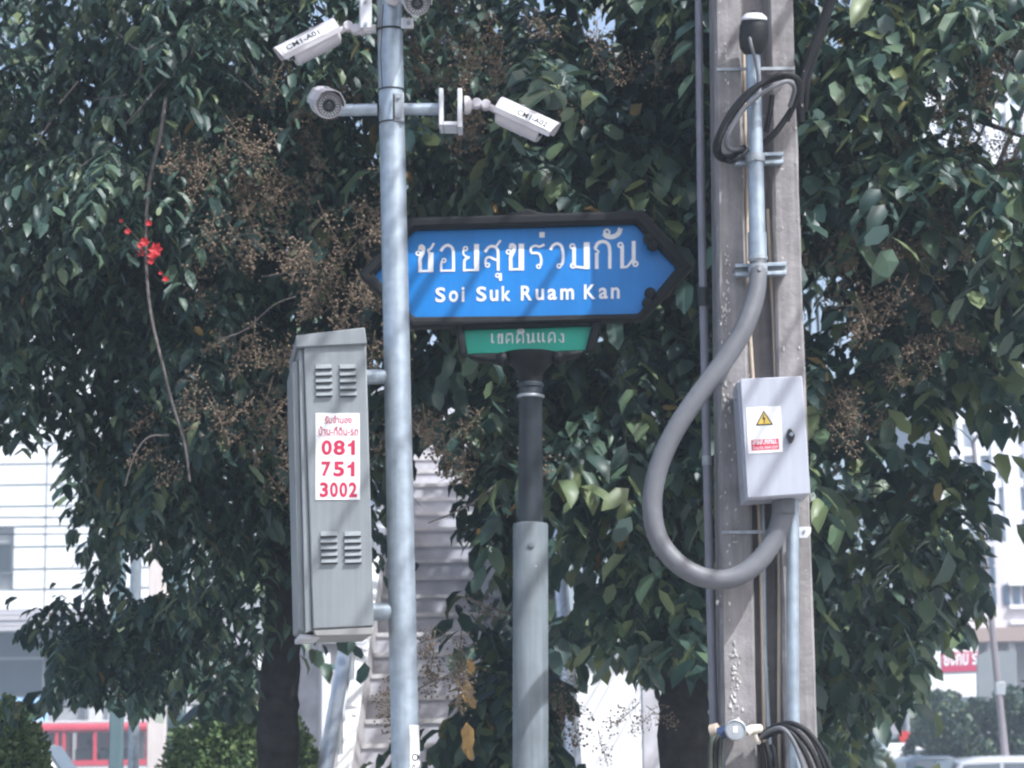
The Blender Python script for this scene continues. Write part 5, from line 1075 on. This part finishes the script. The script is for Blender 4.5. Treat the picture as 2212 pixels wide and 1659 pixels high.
zones = [(930, 80, 150, 110, 26, TB), (1030, 180, 120, 90, 12, TB), (560, 300, 110, 60, 16, TA), (640, 400, 150, 60, 18, TA), (520, 330, 90, 50, 10, TA), (740, 590, 70, 70, 16, TB), (760, 700, 60, 40, 8, TB), (560, 740, 90, 60, 14, TA), (560, 880, 110, 90, 22, TA), (610, 560, 80, 70, 10, TA), (690, 160, 60, 50, 10, TA),
         (1870, 400, 120, 90, 14, TB), (1930, 540, 150, 110, 24, TB), (1860, 620, 70, 50, 8, TB), (1800, 880, 70, 60, 14, TB), (2120, 120, 90, 100, 16, TB), (2100, 330, 80, 60, 10, TB), (1300, 90, 90, 60, 8, TB), (1960, 250, 100, 80, 8, TB), (430, 480, 90, 60, 8, TA), (960, 880, 90, 50, 10, TB), (1010, 950, 60, 40, 8, TB), (970, 1350, 40, 60, 8, TB), (930, 1440, 60, 40, 6, TB), (1250, 1600, 40, 40, 3, TB), (860, 1500, 40, 60, 6, TB), (1400, 1560, 20, 50, 4, TB), (1980, 700, 80, 60, 8, TB), (1260, 1480, 60, 40, 4, TB)]
for zx, zy, rx, ry, n, par in zones:
    for k in range(max(2, int(n * .85))):
        x, y = rs.normal(zx, rx * .85), rs.normal(zy, ry * .8); Y = 8.0 + rs.uniform(0, .5) + .5 * min(1, max(0, y - 700) / 500)
        o = bpy.data.objects.new('fruit_spray', PM[rs.randint(5)]); COL.objects.link(o); o.parent = par; o.location = W(x, y, Y) - par.location
        o.rotation_euler = (rs.uniform(-.7, .7), rs.uniform(-1.1, 1.1), rs.uniform(0, 6.28)); s = rs.uniform(.45, .85); o.scale = (s, s, s)
# added red petals standing in for a far red light, yellow withered leaves
M_redpatch = mat('red_patch_tone', (.45, .012, .018), .6, noise=(60, .2)); M_pinkfl = mat('pink_blossom', (.42, .16, .30), .6, noise=(60, .2)); M_yel = mat('withered_yellow_leaf', (.36, .22, .07), .6, noise=(30, .3))
def petal_patch(c, r, m, parent, name='petal_patch', k=6):
    mb = MB()
    for i in range(k):
        a = 2 * math.pi * i / k + rs.uniform(-.2, .2); d = Vector((math.cos(a), -.35 + rs.uniform(-.2, .2), math.sin(a))); s_ = Vector((-math.sin(a), 0, math.cos(a)))
        p = c + d * r * .5
        mb.add([c, p + s_ * r * .38 + Vector((0, -.12 * r, 0)), c + d * r * 1.05, p - s_ * r * .38 + Vector((0, -.12 * r, 0))], [(0, 1, 2, 3)])
    return mb.build(name, m, parent, smooth=0)
fl = thing('red_patches', W(318, 590, 8.14), 'small cluster of made up red petals beside the thin bare branch at left', 'red patches')
for x, y, r in ((313, 523, 14), (337, 540, 20), (330, 552, 15), (322, 482, 10), (276, 500, 9), (304, 546, 12), (326, 565, 10), (358, 603, 9), (347, 590, 6), (262, 477, 6), (303, 530, 9)):
    petal_patch(W(x, y, 8.12 + rs.uniform(-.03, .03)), S(r * .85, 8.12), M_redpatch, fl)
MB().tube(smooth_path([W(255, 470, 8.15), W(300, 520, 8.15), W(330, 560, 8.15), W(362, 610, 8.15)]), .002, 5).build('added_stalk', M_twig, fl)
me_y = bpy.data.meshes.new('withered_leaf'); me_y.from_pydata([tuple(v) for v in leaf_verts(.5)], [], LEAF_F); me_y.materials.append(M_yel)
for x, y, s, a, par in ((1012, 1420, .07, 1.4, TB), (1010, 1470, .09, 1.6, TB), (1014, 1500, .06, 1.2, TB), (1008, 1560, .10, 1.5, TB), (1016, 1580, .09, 1.8, TB), (1012, 1610, .06, 1.4, TB), (1062, 435, .06, 1.0, TB), (1033, 1140, .035, 1.5, TB), (420, 705, .05, .8, TA), (1395, 1160, .06, .3, TB), (460, 712, .03, 2, TA)):
    o = bpy.data.objects.new('withered_leaf', me_y); COL.objects.link(o); o.parent = par; o.location = W(x, y, 8.75) - par.location; o.rotation_euler = (R(80) + rs.uniform(-.3, .3), a, rs.uniform(-.4, .4)); o.scale = (s, s, s)

# ------------------------------------------------------------------ clipped round bushes
def bush(name, label, c, r, nleaf, ll, seed, cat='bush', cols='B', group=None, sq=1.0, trunk=False):
    rs = np.random.RandomState(seed); c = np.array(c, float)
    t = thing(name, (c[0], c[1], .1), label, cat, group)
    v = norm(rs.normal(0, 1, (nleaf, 3))); rad = rs.uniform(.80, 1.02, (nleaf, 1)) ; bumpy = 1 + .05 * np.sin(v[:, :1] * 9 + seed) * np.cos(v[:, 2:] * 8)
    if cat == 'tree':                           # several overlapping lobes
        lob = rs.uniform(-.72, .72, (18, 3)) * np.array([1, .8, .75]); k_ = rs.randint(0, 18, nleaf)
        v0 = v * rad * rs.uniform(.16, .42, 18)[k_][:, None] + lob[k_]; P = c + v0 * np.array(r) * 1.05
    else: P = c + v * rad * bumpy * np.array(r)
    ok = P[:, 2] > .15; P, v = P[ok], v[ok]
    A = norm(v + rs.normal(0, .7, v.shape)); nm = v + rs.normal(0, .6, v.shape); Rr = norm(np.cross(nm, A)); Nn = np.cross(A, Rr)
    leaves_obj('crown', P, A, Rr, Nn, ll * rs.uniform(.7, 1.3, len(P)), .55, LM['A'][0] if cat == 'tree' else BUSHMAT, t, rs)
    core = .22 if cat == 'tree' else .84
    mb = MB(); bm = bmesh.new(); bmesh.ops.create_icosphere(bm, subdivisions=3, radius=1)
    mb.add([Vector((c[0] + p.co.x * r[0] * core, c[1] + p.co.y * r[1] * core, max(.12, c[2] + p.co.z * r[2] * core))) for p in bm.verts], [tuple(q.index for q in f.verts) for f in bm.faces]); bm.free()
    mb.build('shade_core', M_bushcore, t)  # solid ball; the shade between the leaves is put into its dark colour
    MB().tube([(c[0], c[1], .1), (c[0] + .03, c[1], max(.3, c[2]))], [.06, .04], 8).build('trunk', M_bark, t)
    return t
BUSHMAT = leaf_mat('leaf_clipped', 0, [(0, (.065, .125, .045)), (.5, (.11, .18, .06)), (1, (.17, .24, .085))], .5, .2); M_bushcore = mat('core_shade_tone', (.02, .028, .016), .9)
g = 'clipped round bushes'
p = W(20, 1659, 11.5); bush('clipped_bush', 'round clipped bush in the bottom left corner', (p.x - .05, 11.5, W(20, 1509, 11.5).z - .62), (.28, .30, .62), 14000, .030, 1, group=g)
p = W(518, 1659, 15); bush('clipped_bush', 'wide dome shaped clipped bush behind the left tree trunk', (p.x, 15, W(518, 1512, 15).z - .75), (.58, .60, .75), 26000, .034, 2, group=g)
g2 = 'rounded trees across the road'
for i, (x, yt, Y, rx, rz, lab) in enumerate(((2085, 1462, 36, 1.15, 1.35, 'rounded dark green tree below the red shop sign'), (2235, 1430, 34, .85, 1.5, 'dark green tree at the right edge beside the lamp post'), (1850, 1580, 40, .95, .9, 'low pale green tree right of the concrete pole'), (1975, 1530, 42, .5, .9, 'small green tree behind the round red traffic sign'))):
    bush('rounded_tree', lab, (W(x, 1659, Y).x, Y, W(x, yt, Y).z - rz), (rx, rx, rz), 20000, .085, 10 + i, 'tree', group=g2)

# ------------------------------------------------------------------ thin distant haze plus a blue veil added for camera flare
hz = MB().box((0, 60, 21), (500, 320, 44)).build('haze_veil', mat('haze_surface', (1, 1, 1)), None, smooth=0); hz.data.materials.clear()
hm = bpy.data.materials.new('haze_veil'); hm.use_nodes = True; t = hm.node_tree; t.nodes.clear()
pvn = t.nodes.new('ShaderNodeVolumePrincipled'); pvn.inputs['Density'].default_value = .0040; pvn.inputs['Color'].default_value = (.70, .85, 1.0, 1); pvn.inputs['Anisotropy'].default_value = .0
om = t.nodes.new('ShaderNodeOutputMaterial'); t.links.new(pvn.outputs[0], om.inputs['Volume']); hz.data.materials.append(hm); hz['kind'] = 'stuff'
